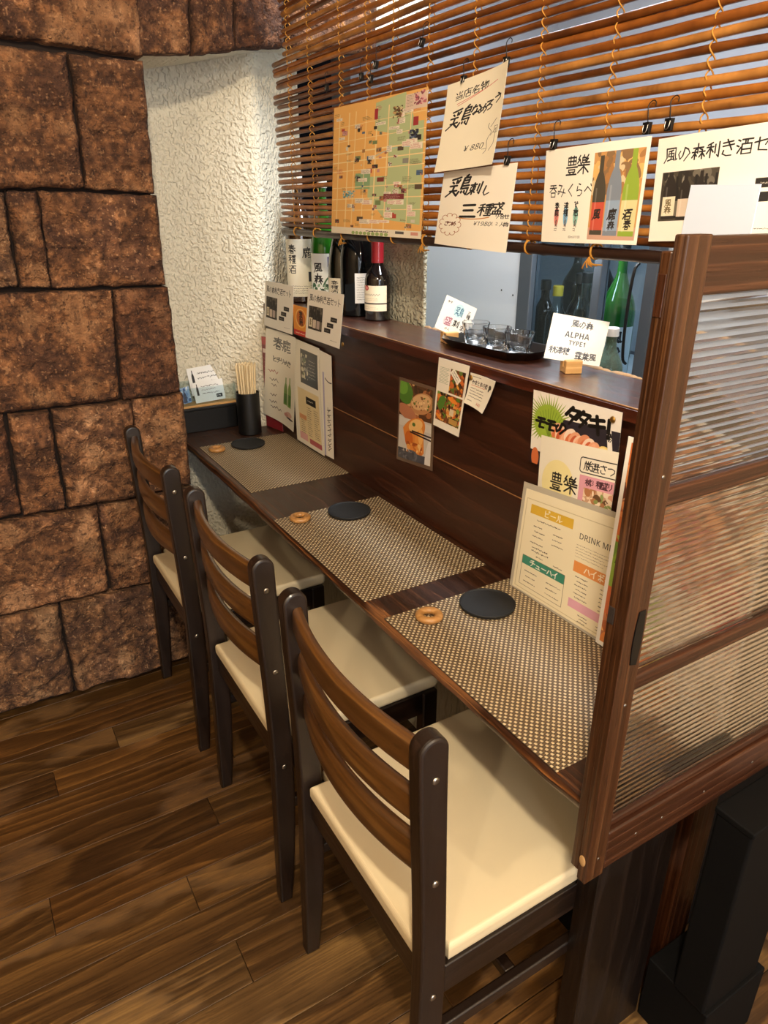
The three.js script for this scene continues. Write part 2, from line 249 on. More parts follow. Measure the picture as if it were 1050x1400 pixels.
// ---------------------------------------------------------------- lamps
LAMPS.forEach(([p, I, rad], i) => {
  const t = thing('pendant_lamp', ['small white globe lamp hanging over the stone wall side of the chairs', 'small white globe lamp hanging at the back left of the room', 'small white globe lamp hanging behind the wooden screen'][i], 'lamp', p);
  const s = mesh('glass_globe', new THREE.SphereGeometry(0.05, 24, 16), new THREE.MeshStandardMaterial({ color: 0xfff2dc, emissive: WARM, emissiveIntensity: 6 }), t);
  mesh('cap', tr(lathe([[0, 0.1], [0.02, 0.1], [0.03, 0.06], [0.03, 0.045], [0, 0.045]], 20), 0, 0, 0), M.black, t);
  mesh('stem', tr(cyl(0.006, 0.006, 0.13), 0, 0.16, 0), M.black, t);
  const L = new THREE.PointLight(WARM, I); L.shadow.radius = rad; L.position.set(p[0], p[1] - 0.075, p[2]); L.name = 'lamp_light'; scene.add(L);
});
{
  const t = thing('tube_lamp', 'long white ceiling light panel above the kitchen fridge', 'lamp', [1.27, 2.44, -1.4]);
  mesh('housing', box(-0.16, 0.16, 0.0, 0.06, -0.65, 0.65, 0.004), std(0xf2f2f2, 0.5), t);
  mesh('diffuser', box(-0.14, 0.14, -0.012, 0.0, -0.62, 0.62, 0.003), new THREE.MeshStandardMaterial({ color: 0xffffff, emissive: WHITE, emissiveIntensity: 3 }), t);
  const L = new THREE.RectAreaLight(WHITE, KITCHEN_LIGHT, 0.28, 1.24); L.position.set(1.27, 2.42, -1.4); L.lookAt(1.27, 0, -1.4); scene.add(L);
}

// ---------------------------------------------------------------- counter
{
  const t = thing('counter', 'long dark stained wooden counter with a worn rounded front edge along the boarded wall', 'counter');
  const z0 = PLZ + 0.008, z1 = -0.4695;
  // top with a worn, slightly wavering front edge
  const g = box(0.63, DADO - 0.001, 0.668, 0.7, -2.4, z1, 0.0015, 2, 0.2, 0.1);
  mesh('tabletop', [g, box(0.63, 0.86, 0.668, 0.7, z0, -2.3995, 0.0015, 2, 0.2, 0.1)], M.counter, t);
  const prof = [], N = 220, K = 12, pos = [], uv = [], idx = [];
  for (let i = 0; i <= N; i++) {
    const z = lerp(z0, z1, i / N), wv = (fbm(z * 9, 1.3, 201, 3) - 0.5) * 0.006;
    for (let k = 0; k <= K; k++) {
      const a = k / K, rr = 0.011; let x, y;
      if (a < 0.25) { x = lerp(0.632, 0.608 + rr, a / 0.25); y = 0.7; } else if (a < 0.5) { const th = (a - 0.25) / 0.25 * Math.PI / 2; x = 0.608 + rr - rr * Math.sin(th); y = 0.7 - rr + rr * Math.cos(th); }
      else if (a < 0.75) { x = 0.608 + 0.006 * smooth(0.6, 0.75, a); y = lerp(0.7 - rr, 0.672, (a - 0.5) / 0.25); } else { x = lerp(0.614, 0.632, (a - 0.75) / 0.25); y = lerp(0.672, 0.668, (a - 0.75) / 0.25); }
      const live = (a > 0.2 && a < 0.95) ? 1 : 0, rg = (ridged(z * 5, y * 60, 207, 3) - 0.6) * 0.006;
      pos.push(x + live * (wv + rg), y + (live && a > 0.3 ? rg * 0.3 : 0), z); uv.push(z, a * 0.06);
    }
  }
  for (let i = 0; i < N; i++) for (let k = 0; k < K; k++) { const p = i * (K + 1) + k; idx.push(p, p + 1, p + K + 1, p + 1, p + K + 2, p + K + 1); }
  const e = new THREE.BufferGeometry(); e.setAttribute('position', new THREE.Float32BufferAttribute(pos, 3)); e.setAttribute('uv', new THREE.Float32BufferAttribute(uv, 2)); e.setIndex(idx.reverse()); e.computeVertexNormals();
  mesh('front_edge', e.toNonIndexed(), M.edge, t).userData.label = 'worn front edge with bared grain';
  mesh('leg', box(0.69, 0.875, 0, 0.6675, -0.535, -0.495, 0.002, 1), M.legBoard, t);
  mesh('leg', box(0.925, 0.99, 0, 0.6, -0.535, -0.498, 0.002, 1, 0.3), M.frameDark, t);
  mesh('support_rail', box(0.78, 0.94, 0.6, 0.667, -1.72, -1.68, 0.002, 0), M.legBoard, t);
}
{ // ledge: deep board over the wall, chipped back edge
  const t = thing('ledge', 'glossy brown wooden serving ledge over the boarded wall', 'ledge');
  mesh('board', box(0.937, 1.118, 1.119, 1.145, -2.37, -0.469, 0.004, 2, 0.3, 0.2), M.ledge, t);
  mesh('fascia', box(0.934, 0.9365, 1.12, 1.142, -2.365, -0.469, 0.001, 2, 0.7, 0.4), M.fascia, t);
  mesh('worn_arris_highlight', box(0.9362, 0.9385, 1.1432, 1.1455, -2.36, -0.47, 0.0006, 2, 0, 0, 1), std(0x9c7450, 0.45), t);  // worn ledge arris, its bright highlight put into the tan colour
  const r = rng(61), cs = []; for (let i = 0; i < 80; i++) { const z = -1.64 + i * 0.0146 + r() * 0.006, s = 0.005 + r() * 0.008; const c = new THREE.IcosahedronGeometry(s, 1); c.scale(0.7, 0.5, 1.4); cs.push(tr(c, 1.121 + r() * 0.005, 1.141 + r() * 0.003, z)); }
  mesh('rough_back_edge', cs, std(0x9a7a58, 0.9), t).userData.label = 'chipped pale back edge';
}
{ // black cabinet to the right under the screen
  const t = thing('black_cabinet', 'tall black cabinet standing under the right end of the wooden screen', 'cabinet', [1.12, 0, -0.62]);
  mesh('body', box(-0.22, 0.48, 0.0, 0.57, -0.16, 0.06, 0.004), M.matte, t);
  mesh('side_panel', box(-0.24, -0.221, 0.0, 0.575, -0.17, 0.065, 0.003), M.matte, t);
  mesh('top', box(-0.24, 0.49, 0.576, 0.59, -0.17, 0.065, 0.003), M.matte, t);
  const b = thing('black_stand', 'narrow black upright box on the floor in front of the black cabinet', 'stand', [0.945, 0, -0.405]);
  mesh('body', box(-0.075, 0.08, 0.16, 0.58, -0.032, 0.03, 0.005), M.matte, b); mesh('foot', box(-0.07, 0.1, 0, 0.16, -0.088, 0.036, 0.003), M.matte, b); mesh('cap', box(-0.078, 0.083, 0.58, 0.592, -0.034, 0.033, 0.003), M.matte, b);
}

// ---------------------------------------------------------------- chairs
const SL = [[0.793, 0.845, 0.026], [0.703, 0.757, 0.028], [0.607, 0.672, 0.030]];
function makeChair(label) {
  const t = thing('dining_chair', label, 'chair');
  const post = () => {
    const s = new THREE.Shape(); s.moveTo(0.004, 0); s.lineTo(0.033, 0);
    s.bezierCurveTo(0.046, 0.12, 0.058, 0.25, 0.057, 0.42); s.bezierCurveTo(0.055, 0.58, 0.047, 0.7, 0.045, 0.85);
    s.absarc(0.023, 0.85, 0.022, 0, Math.PI, false); s.bezierCurveTo(0.004, 0.7, 0.012, 0.6, 0.013, 0.45); s.bezierCurveTo(0.012, 0.3, 0.006, 0.15, 0.004, 0);
    const g = new THREE.ExtrudeGeometry(s, { depth: 0.018, bevelEnabled: true, bevelThickness: 0.005, bevelSize: 0.005, bevelOffset: -0.005, bevelSegments: 3, curveSegments: 14 });
    return gu(tr(g, 0, 0, -0.009), 1);
  };
  for (const s of [1, -1]) {
    const p = mesh('back_post', tr(post(), 0, 0.0, s * 0.2), M.chair, t);
    for (const [y, x] of [[0.808, 0.025], [0.626, 0.031], [0.388, 0.035]]) { const b = tr(lathe([[0, 0.0022], [0.003, 0.002], [0.0052, 0.001], [0.006, -0.001], [0, -0.001]], 14).rotateX(s * Math.PI / 2), x, y, s * 0.2142); mesh('bolt', b, M.steel, p); }
  }
  for (const [y0, y1, bow] of SL) {
    const n = 36, k = 20, pos = [], uv = [], idx = [], hw = 0.1865;
    for (let i = 0; i <= n; i++) { const u = i / n * 2 - 1, xc = 0.031 - bow * (1 - u * u) + (y0 - 0.7) * -0.06; for (let j = 0; j <= k; j++) { const a = j / k * Math.PI * 2, c = Math.cos(a), s = Math.sin(a), sx = Math.sign(c) * Math.pow(Math.abs(c), 0.6), sy = Math.sign(s) * Math.pow(Math.abs(s), 0.62); pos.push(xc + sx * 0.0105, (y0 + y1) / 2 + sy * (y1 - y0) / 2, u * hw); uv.push(u * hw + y0 * 3, j / k * 0.12 + y0); } }
    for (let i = 0; i < n; i++) for (let j = 0; j < k; j++) { const p = i * (k + 1) + j; idx.push(p, p + k + 1, p + 1, p + 1, p + k + 1, p + k + 2); }
    const g = new THREE.BufferGeometry(); g.setAttribute('position', new THREE.Float32BufferAttribute(pos, 3)); g.setAttribute('uv', new THREE.Float32BufferAttribute(uv, 2)); g.setIndex(idx); g.computeVertexNormals();
    mesh('back_slat', g.toNonIndexed(), M.slat, t).userData.label = 'curved brown back slat';
  }
  { // seat pad, notched around the posts, softly domed
    const s = new THREE.Shape(), W = 0.206, n = 0.178; s.moveTo(0.026, -n); s.lineTo(0.064, -n); s.lineTo(0.066, -W); s.lineTo(0.415, -W); s.quadraticCurveTo(0.432, -W, 0.432, -W + 0.02); s.lineTo(0.432, W - 0.02); s.quadraticCurveTo(0.432, W, 0.415, W); s.lineTo(0.066, W); s.lineTo(0.064, n); s.lineTo(0.026, n); s.closePath();
    const g = new THREE.ExtrudeGeometry(s, { depth: 0.012, bevelEnabled: true, bevelThickness: 0.011, bevelSize: 0.007, bevelOffset: -0.007, bevelSegments: 5, curveSegments: 8 });
    g.rotateX(Math.PI / 2); mesh('seat', tr(gu(g, 0), 0, 0.4545, 0), M.seat, t).userData.label = 'cream vinyl seat pad';
  }
  for (const s of [1, -1]) {
    mesh('apron', box(0.058, 0.385, 0.372, 0.432, s * 0.198 - 0.011, s * 0.198 + 0.011, 0.003, 0, s), M.chair, t);
    mesh('stretcher', box(0.048, 0.388, 0.262, 0.288, s * 0.2 - 0.009, s * 0.2 + 0.009, 0.004, 0, s * 2), M.chair, t);
    mesh('front_leg', box(0.38, 0.42, 0, 0.432, s * 0.2 - 0.015, s * 0.2 + 0.015, 0.005, 1, s), M.chair, t);
  }
  mesh('apron', box(0.03, 0.05, 0.372, 0.432, -0.187, 0.187, 0.003, 2), M.chair, t); mesh('apron', box(0.39, 0.41, 0.372, 0.432, -0.186, 0.186, 0.003, 2), M.chair, t);
  mesh('stretcher', box(0.2, 0.222, 0.264, 0.286, -0.192, 0.192, 0.004, 2), M.chair, t);
  return t;
}
const chair = makeChair('nearest dark wood chair with a cream seat, beside the wooden screen');
const placeChair = (x, z, label) => { const c = chair.clone(); c.name = numbered('dining_chair'); c.position.set(x, 0, z); c.userData = { ...chair.userData, label }; scene.add(c); return c; };
chair.position.set(0.366, 0, -0.742);
placeChair(0.366, -1.281, 'middle dark wood chair with a cream seat, tucked under the counter between two others');
placeChair(0.358, -1.848, 'farthest dark wood chair with a cream seat, against the stone wall');

// ---------------------------------------------------------------- wooden screen with reeded glass
{
  const t = thing('screen', 'brown wooden framed partition with three reeded glass panes at the counter end', 'partition');
  const x0 = 0.584, x1 = 1.11, zb = -0.468, zf = -0.44, yb = 0.6;
  const stile = mesh('stile', [box(x0, x0 + 0.036, yb - 0.002, 1.427, -0.455, zf, 0.0018, 1), box(x0, x0 + 0.034, yb + 0.012, 1.412, zb, -0.4545, 0.0018, 1, 0.3)], M.frame, t);
  mesh('stile', box(x1 - 0.036, x1, yb, 1.427, zb, zf, 0.002, 1, 0.5), M.frame, t);
  const a = x0 + 0.0362, b = x1 - 0.0362;
  mesh('top_rail', box(a, b, 1.372, 1.425, zb + 0.004, zf - 0.002, 0.002, 0), M.frameDark, t);
  mesh('bottom_rail', box(a, b, 0.603, 0.672, zb + 0.004, zf - 0.001, 0.003, 0, 0.4), M.frameDark, t);
  mesh('bead', box(a, b, 0.672, 0.684, zb + 0.004, zf - 0.008, 0.003, 0, 0.4), M.frameDark, t);
  for (const y of [1.149, 0.904]) mesh('muntin', box(a, b, y, y + 0.022, zb + 0.004, zf - 0.004, 0.004, 0, y), M.frameDark, t);
  mesh('finger_pull', (() => { const s = new THREE.Shape(); s.moveTo(-0.006, -0.035); s.lineTo(0.004, -0.038); s.quadraticCurveTo(0.009, 0, 0.006, 0.036); s.lineTo(-0.004, 0.036); s.quadraticCurveTo(-0.01, 0, -0.006, -0.035); const g = new THREE.ExtrudeGeometry(s, { depth: 0.002, bevelEnabled: true, bevelThickness: 0.0006, bevelSize: 0.0006, bevelSegments: 1 }); return tr(g, x0 + 0.024, 0.99, zf - 0.0012); })(), phys({ color: 0x0a0b0e, roughness: 0.25, metalness: 0.4 }), stile);
  mesh('mortise_plug', box(x0 - 0.0012, x0 + 0.004, 1.352, 1.392, -0.4665, -0.4565, 0.0008, 1, 0.7), M.frameDark, stile);
  mesh('mortise_plug', box(x0 - 0.0012, x0 + 0.004, 1.006, 1.028, -0.4665, -0.4575, 0.0008, 1, 0.2), M.mortar, stile);
  mesh('worn_knot', tr(new THREE.SphereGeometry(0.006, 12, 8).scale(0.35, 1.6, 1), x0 + 0.0005, 0.635, -0.449), std(0xb08a5a, 0.8), stile);
  const nail = (x, y) => mesh('nail', tr(lathe([[0, 0.001], [0.0022, 0.0007], [0.003, -0.001], [0, -0.001]], 12).rotateX(Math.PI / 2), x, y, zf - 0.0004), M.steel, stile);
  for (const [x, y] of [[0.606, 1.19], [0.607, 0.893], [0.605, 0.635]]) nail(x, y);
  for (const x of [0.68, 0.735, 0.83, 0.95]) mesh('nail', tr(lathe([[0, 0.001], [0.0022, 0.0007], [0.003, -0.001], [0, -0.001]], 12).rotateX(Math.PI / 2), x, 0.638, zf - 0.0014), M.steel, t);
  // panes: horizontal ribs on the near face
  const glass = phys({ color: 0xffffff, transmission: 1, thickness: 0.004, roughness: 0.06, ior: 1.5 });
  const pane = (y0, y1) => {
    const pitch = 0.009, n = Math.round((y1 - y0) / pitch), p = (y1 - y0) / n, s = new THREE.Shape(); s.moveTo(-0.002, y0);
    s.lineTo(-0.002, y1); for (let i = n; i > 0; i--) for (let k = 0; k < 7; k++) { const y = y0 + (i - k / 7) * p; s.lineTo(0.002 + 0.0016 * Math.sin(Math.PI * k / 7), y); } s.lineTo(0.002, y0); s.closePath();
    const g = new THREE.ExtrudeGeometry(s, { depth: b - a, bevelEnabled: false, steps: 1 }); g.rotateY(Math.PI / 2); g.scale(1, 1, 1);   // depth runs along +x, profile x becomes -z
    g.scale(1, 1, -1); const q = g.toNonIndexed(), ar = q.attributes.position.array; for (let i = 0; i < ar.length; i += 9) for (let k = 0; k < 3; k++) { const m = ar[i + 3 + k]; ar[i + 3 + k] = ar[i + 6 + k]; ar[i + 6 + k] = m; }
    q.deleteAttribute('normal'); q.deleteAttribute('uv'); const w = mergeVertices(q, 1e-6); return toCreasedNormals(w, 0.6).translate(a, 0, -0.456);
  };
  for (const [y0, y1] of [[1.1712, 1.3718], [0.9262, 1.1488], [0.6842, 0.9038]]) mesh('glass_pane', pane(y0, y1), glass, t);
}

// ---------------------------------------------------------------- bamboo blind
{
  const t = thing('bamboo_blind', 'orange brown bamboo slat blind hanging over the serving ledge', 'blind');
  const r = rng(314), BX = 0.957;
  const bMap = tex(512, 64, (x, y) => { const n = fbm(x * 14, y * 3, 301, 4), f = vn(x * 160, y * 9, 303); let c = mix3([122, 76, 32], [190, 132, 66], clamp(n * 1.5 - 0.25)); c = mix3(c, [88, 54, 24], smooth(0.62, 0.8, fbm(x * 5, y * 2, 307, 3)) * 0.7); return mix3(c, [215, 150, 75], f * 0.18); }, { rep: 1.4, repY: 9 });
  const mats = [0xffffff, 0xeed8b4, 0xd2b48c, 0xffecc8, 0xa88c68].map((c) => phys({ map: bMap, color: c, roughness: 0.42, clearcoat: 0.25, clearcoatRoughness: 0.3 }));
  const reed = (z0, z1, y, rad, tilt, sd) => {   // one reed with swollen dark nodes
    const n = 64, k = 9, pos = [], uv = [], idx = [], node = 0.2 + r() * 0.16, off = r();
    for (let i = 0; i <= n; i++) {
      const s = i / n, z = lerp(z0, z1, s), ph = ((z / node + off) % 1 + 1) % 1, d = Math.min(ph, 1 - ph) * node, q = rad * (1 + 0.22 * Math.exp(-d * d / 0.00003) + 0.08 * (fbm(z * 8, sd, 311, 2) - 0.5)) * lerp(0.9, 1.05, (sd % 2) ? s : 1 - s);
      const yc = y + tilt * (s - 0.5) + (fbm(z * 2.2, sd * 3.3, 317, 3) - 0.5) * 0.009, xc = BX + (fbm(z * 2, sd * 5.1, 319, 2) - 0.5) * 0.004;
      for (let j = 0; j <= k; j++) { const a = j / k * Math.PI * 2; pos.push(xc + Math.cos(a) * q, yc + Math.sin(a) * q, z); uv.push(z + sd * 0.37, j / k * 0.03 + sd * 0.13); }
    }
    for (let i = 0; i < n; i++) for (let j = 0; j < k; j++) { const p = i * (k + 1) + j; idx.push(p, p + 1, p + k + 1, p + 1, p + k + 2, p + k + 1); }
    const c = pos.length / 3; for (const e of [0, n]) { pos.push(BX, pos[e * (k + 1) * 3 + 1] - 0, e ? z1 : z0); uv.push(0, 0); for (let j = 0; j < k; j++) { const p = e * (k + 1) + j; idx.push(c + (e ? 1 : 0), e ? p : p + 1, e ? p + 1 : p); } }
    const g = new THREE.BufferGeometry(); g.setAttribute('position', new THREE.Float32BufferAttribute(pos, 3)); g.setAttribute('uv', new THREE.Float32BufferAttribute(uv, 2)); g.setIndex(idx); g.computeVertexNormals(); return g;
  };
  let y = 1.3985, i = 0;
  while (y < 2.32) {
    const rad = 0.0055 + r() * 0.0017, zl = y > 1.84 ? -2.135 - r() * 0.02 : -2.19 - r() * 0.03;
    mesh('slat', reed(zl, -0.478, y, rad, (r() - 0.5) * (y > 1.7 ? 0.016 : 0.005), i + 1), mats[Math.floor(r() * 5)], t);
    y += 0.0155 + r() * 0.0035; i++;
  }
  const barMat = phys({ color: 0x2a1a14, roughness: 0.38, clearcoat: 0.4, clearcoatRoughness: 0.25 });
  const prof = []; for (let k = 0; k <= 120; k++) { const s = k / 120 * 1.72, ph = (s / 0.235) % 1, d = Math.min(ph, 1 - ph) * 0.235; prof.push([0.0098 * (1 + 0.16 * Math.exp(-d * d / 0.00005)), s]); } prof.unshift([0, 0]); prof.push([0, 1.72]);
  const bar = mesh('bottom_bar', tr(lathe(prof, 14).rotateX(Math.PI / 2), BX, 1.3785, -2.2), barMat, t); bar.userData.label = 'dark thick bamboo bar along the lower edge';
  const CZ = [-2.107, -1.972, -1.801, -1.659, -1.545, -1.41, -1.248, -1.066, -0.902, -0.726, -0.56];
  CZ.forEach((z, q) => {
    const parts = []; for (const s of [1, -1]) { const pts = []; for (let k = 0; k <= 180; k++) { const yy = 1.388 + k / 180 * 0.93, a = (yy - 1.388) / 0.0172 * Math.PI; pts.push([BX + s * Math.cos(a) * 0.0078, yy, z + (fbm(yy * 6, q * 3, 331, 2) - 0.5) * 0.016 + s * 0.0022 * Math.sin(a)]); } parts.push(tube(pts, 0.0012, 360, 5)); }
    mesh('cord', parts, M.cord, t);
    const tie = [tr(new THREE.TorusGeometry(0.0118, 0.0019, 6, 18).rotateY(0.2), BX, 1.381, z), tr(new THREE.TorusGeometry(0.0118, 0.0019, 6, 18).rotateY(-0.3), BX, 1.381, z + 0.005)];
    if (q === 5 || q === 8 || q === 2) for (let k = 0; k < 5; k++) tie.push(tube([[BX - 0.01, 1.372, z], [BX - 0.013, 1.362, z + 0.004 * k - 0.006], [BX - 0.012, 1.353 + 0.002 * k, z + 0.011 * k - 0.012]], 0.0013, 8, 5));
    mesh('tie', tie, M.cord, t);
  });
}
// black spring clips on wire hooks
function clip(y, z, label, group, tilt = 0) {
  const t = thing('spring_clip', label, 'clip', [0.944, y, z], 0, group); t.rotation.x = tilt;
  const s = new THREE.Shape(); s.moveTo(-0.0035, 0.008); s.lineTo(0.0035, 0.008); s.lineTo(0.0016, -0.007); s.lineTo(-0.0016, -0.007); s.closePath();
  mesh('jaw', tr(new THREE.ExtrudeGeometry(s, { depth: 0.011, bevelEnabled: true, bevelThickness: 0.0006, bevelSize: 0.0006, bevelSegments: 1 }), 0, 0, -0.0055), M.clipBlack, t);
  mesh('lever', [tube([[-0.003, 0.006, -0.004], [-0.0055, -0.004, -0.003], [-0.0055, -0.006, 0], [-0.0055, -0.004, 0.003], [-0.003, 0.006, 0.004]], 0.0006, 16, 5)], M.steel, t);
  mesh('hook', tube([[0, 0.008, 0], [-0.001, 0.018, 0], [0, 0.031, -0.002], [0.003, 0.037, 0.003], [0.0035, 0.034, 0.008], [0.002, 0.029, 0.009]], 0.0008, 24, 5), M.clipBlack, t);
  return t;
}
[[456, 1.727, -1.855, 'leftmost empty black clip on the blind, above the left end of the town map'], [507, 1.729, -1.674, 'lower empty black clip of the close group above the town map'], [519, 1.72, -1.63, 'empty black clip hanging lowest right of the close pair above the town map'], [527, 1.744, -1.607, 'upper empty black clip of the close group above the town map'], [584, 1.758, -1.42, 'empty black clip above the right corner of the town map']].forEach(([, y, z, l], i) => clip(y, z, l, 'empty clips on the blind', i * 0.12 - 0.2));
clip(1.673, -1.272, 'black clip at the upper left of the upper handwritten chicken sign'); clip(1.686, -1.147, 'black clip at the upper right of the upper handwritten chicken sign');
clip(1.528, -1.128, 'black clip holding the lower handwritten chicken sign', undefined, 0.1);
clip(1.547, -1.008, 'black clip at the upper left of the three bottle tasting sign'); clip(1.556, -0.813, 'black clip at the upper right of the three bottle tasting sign'); clip(1.558, -0.774, 'black clip at the upper left of the dark photo tasting sign');

// ---------------------------------------------------------------- print: handwriting strokes on a 16 x 16 grid, and pictures
const G = {
  風: '213a0f 21d1d9edfc 54a3 5656b6b959 5659 848c 4d8cbc a9cd', の: '826a3d1835 82c4e8ca8f', 森: '24d4 7079 8446 84b6 1878 464f 491d 496c 98f8 c6cf c99d c9fd', 利: '7123 1585 525f 551b 568a a3ab e1efcd', き: '23c2 26d5 60ba 3a2d6fbf', 酒: '1233 0728 1e49 52f2 565f 56e6ef5f 8286 a2a6 5beb',
  セ: '16e4b9 525dde', ッ: '3648 7688 d5ca7e', ト: '515f 57da', 豐: '31d1d73731 6067 a0a7 34d4 19f9 4b4dcdcb4b 5d6e bdae 1fef', 樂: '8072 62a2a66662 64a4 30133346 3306 46 d0b3d3 d3a6 a6f6 18f8 878f 891e 89ee', 呑: '21d1 14e4 818419 84e9 4acacf4f4a', み: '21823b1c1869fb c6bb8f', く: 'b148bf', ら: '6192 443978c9cc9f5f', べ: '0a55fd a2b4 d1e3',
  春: '22d2 34c4 16f6 80771c 86fb 5abbbf5f5a 5cbc', 鹿: '8082 22f2 222a0f 34e4e83834 6468 a3a8 494f7d 4c7b 99 9ffefd 9ceb', 当: '8085 2144 d1b4 28d8df2f 2bdb', 店: '8082 22f2 222a0f 8489 86d6 59d9df5f59', 名: '7128 53c31c 5779 5adadf5f5a', 物: '3015 1676 404f 1b7a 9185 84f4eccf b47b d49e', 鶏: '7112 2435 5355 7365 1767 2b7b 474b0f 4b8f c0b1 a2aa a2e2e6a6 a4e4 a8f8 aafaffdd 9c8f bcbd dcdd',
  な: '2383 5019 b2d5 979c6f4d7bdd', め: '335a a18a3d1846a5e9bf', ろ: '32c23997dabe7f', う: '6193 36b4c97f', 刺: '1383 515f 3535757a2a26 5a0f 5a8d b3bb e1efcd', し: '515b8fdc', 三: '23c3 38b8 1eee', 種: '6112 0575 424f 460b 467a f182 83f3 95e5ea9a95 98e8 c2cf 9cec 8fff', 盛: '22e2 222609 266659 80a6e9 d48a c0e1 3bcb 3b3f cbcf 6b6f 9b9f 1fff', り: '3138 a1a95f', 合: '8107 81f7 57b7 4acacf4f4a', せ: '15e5 b2ba9a 424ede', 人: '81791f 77ff', 前: '4163 b093 14f4 262f 26767f 2979 2c7c a6ac d5dfbe',
  秋: '6112 0575 424f 460b 467a a497 e4d8 c1c88f c8ff', 津: '1233 0728 1e49 62d2d767 64f4 a0af 69e9 5cfc', 穂: '6112 0575 424f 460b 467a 82f2 94e4e89894 96e6 c0c8 8f8c abbfee', 露: '31d1 1413f3f4 8085 3555 a5d5 28686a2a28 4a4f 1f7e a78a 98d88d 9afe 9ddddf9f9d', 葉: '03f3 5054 a0a4 26e6 4549 49b9 b5b9 8589 1bfb 8a8f 8b1f 8bef',
  モ: '33c3 17e7 737ede', タ: '7118 53d34f 58aa', キ: '25d3 1ae8 719f', '!': '818b 8e8f', 厳: '3143 8183 d0b3 24f4 242b0f 5696 5999 565f a4f4 a4 b7e7 c48f 8aff', 選: '1233 0727 272d1e 1e5fff 52828454 a2d2d4a4 56f6 75 7a 7579 b5b9 4aea 6b5d bbdd', さ: '24d3 72b9 3a3d6fbe', つ: '1584d6da7f', ま: '24d4 28d8 818c6f3d6bdd', 桃: '0575 414f 460b 467a a2ab7f 8497 8b99 d1deff f4d6 dafc', チ: 'b133 17f7 938a4f', ュ: '48b8ae 2ede', ー: '28e8', ハ: '642d a4ed', イ: 'c17719 868f', ビ: '424ede 48c6 c1d3 e0f2', ル: '525a1f 929efa', ボ: '25d5 717f 5a3d 9adc b1c2 d0e1', や: '29d5e9bb 7285 438f', と: '3169 c44a4edf', た: '2383 5019 87d7 8ddd', 篠: '3011 2141 3143 a091 91c1 5a 46 74d4 745f 8acf', 蔵: '03f3 5054 a0a4 26f6 262b0f 58a8 585f 5fcf 9a8c c6ff', 食: '8106 81f6 57b7 59b9bc5c59 5a 5f9d bcff',
};
function glyph(c, ch, x, y, s, lw, col, slant = 0) {
  const d = G[ch]; if (!d) { if (ch.trim()) { c.fillStyle = col; c.font = `${s}px sans-serif`; c.fillText(ch, x, y + s * 0.85); } return; }
  c.strokeStyle = col; c.lineCap = 'round'; c.lineJoin = 'round';
  for (const st of d.split(' ')) {
    const p = []; for (let i = 0; i + 1 < st.length; i += 2) { const gy = parseInt(st[i + 1], 16) / 15, gx = parseInt(st[i], 16) / 15; p.push([x + gx * s - slant * (gy - 0.5) * s, y + gy * s - slant * 0.3 * (gx - 0.5) * s]); }
    for (let i = 1; i < p.length; i++) { c.lineWidth = lw * (i === 1 ? 1.1 : 0.85); c.beginPath(); c.moveTo(...p[i - 1]); c.lineTo(...p[i]); c.stroke(); }
    if (p.length === 1) { c.lineWidth = lw * 1.3; c.beginPath(); c.moveTo(...p[0]); c.lineTo(p[0][0] + s * 0.05, p[0][1] + s * 0.06); c.stroke(); }
  }
}
function hand(c, str, x, y, s, lw, col = '#1b1a1c', { gap = 1.05, vert = false, slant = 0 } = {}) { [...str].forEach((ch, i) => glyph(c, ch, vert ? x : x + i * s * gap, vert ? y + i * s * gap : y, s, lw, col, slant)); }
function lines(c, x, y, w, n, dy, col, seed, lw = 2, dash = 0.62) {   // text too small to read in the photograph
  const r = rng(seed); c.strokeStyle = col; c.lineCap = 'butt';
  for (let i = 0; i < n; i++) { let q = x; const end = x + w * (0.7 + 0.3 * r()); while (q < end) { const l = dy * (0.12 + 0.3 * r()); c.lineWidth = lw * (0.6 + 0.8 * r()); c.globalAlpha = 0.55 + 0.45 * r(); c.beginPath(); c.moveTo(q, y + i * dy + (r() - 0.5) * dy * 0.35); c.lineTo(q + l, y + i * dy + (r() - 0.5) * dy * 0.35); c.stroke(); q += l * (1 + dash * r()); } }
  c.globalAlpha = 1;
}
function blob(c, x, y, rx, ry, col, rot = 0) { c.fillStyle = col; c.beginPath(); c.ellipse(x, y, rx, ry, rot, 0, Math.PI * 2); c.fill(); }
function bits(c, x, y, w, h, n, cols, s0, s1, seed) { const r = rng(seed); c.save(); c.beginPath(); c.rect(x, y, w, h); c.clip(); for (let i = 0; i < n; i++) { const s = s0 + r() * (s1 - s0); blob(c, x + r() * w, y + r() * h, s, s * (0.35 + 0.6 * r()), cols[Math.floor(r() * cols.length)], r() * 3); } c.restore(); }
function rect(c, x, y, w, h, col) { c.fillStyle = col; c.fillRect(x, y, w, h); }
function bottlePic(c, x, yb, w, h, glass, label) { c.fillStyle = glass; c.beginPath(); c.moveTo(x - w / 2, yb); c.lineTo(x - w / 2, yb - h * 0.52); c.quadraticCurveTo(x - w * 0.45, yb - h * 0.68, x - w * 0.16, yb - h * 0.8); c.lineTo(x - w * 0.15, yb - h); c.lineTo(x + w * 0.15, yb - h); c.lineTo(x + w * 0.16, yb - h * 0.8); c.quadraticCurveTo(x + w * 0.45, yb - h * 0.68, x + w / 2, yb - h * 0.52); c.lineTo(x + w / 2, yb); c.fill(); if (label) rect(c, x - w / 2, yb - h * 0.42, w, h * 0.36, label); c.fillStyle = 'rgba(255,255,255,.18)'; c.fillRect(x - w * 0.3, yb - h * 0.6, w * 0.12, h * 0.55); }
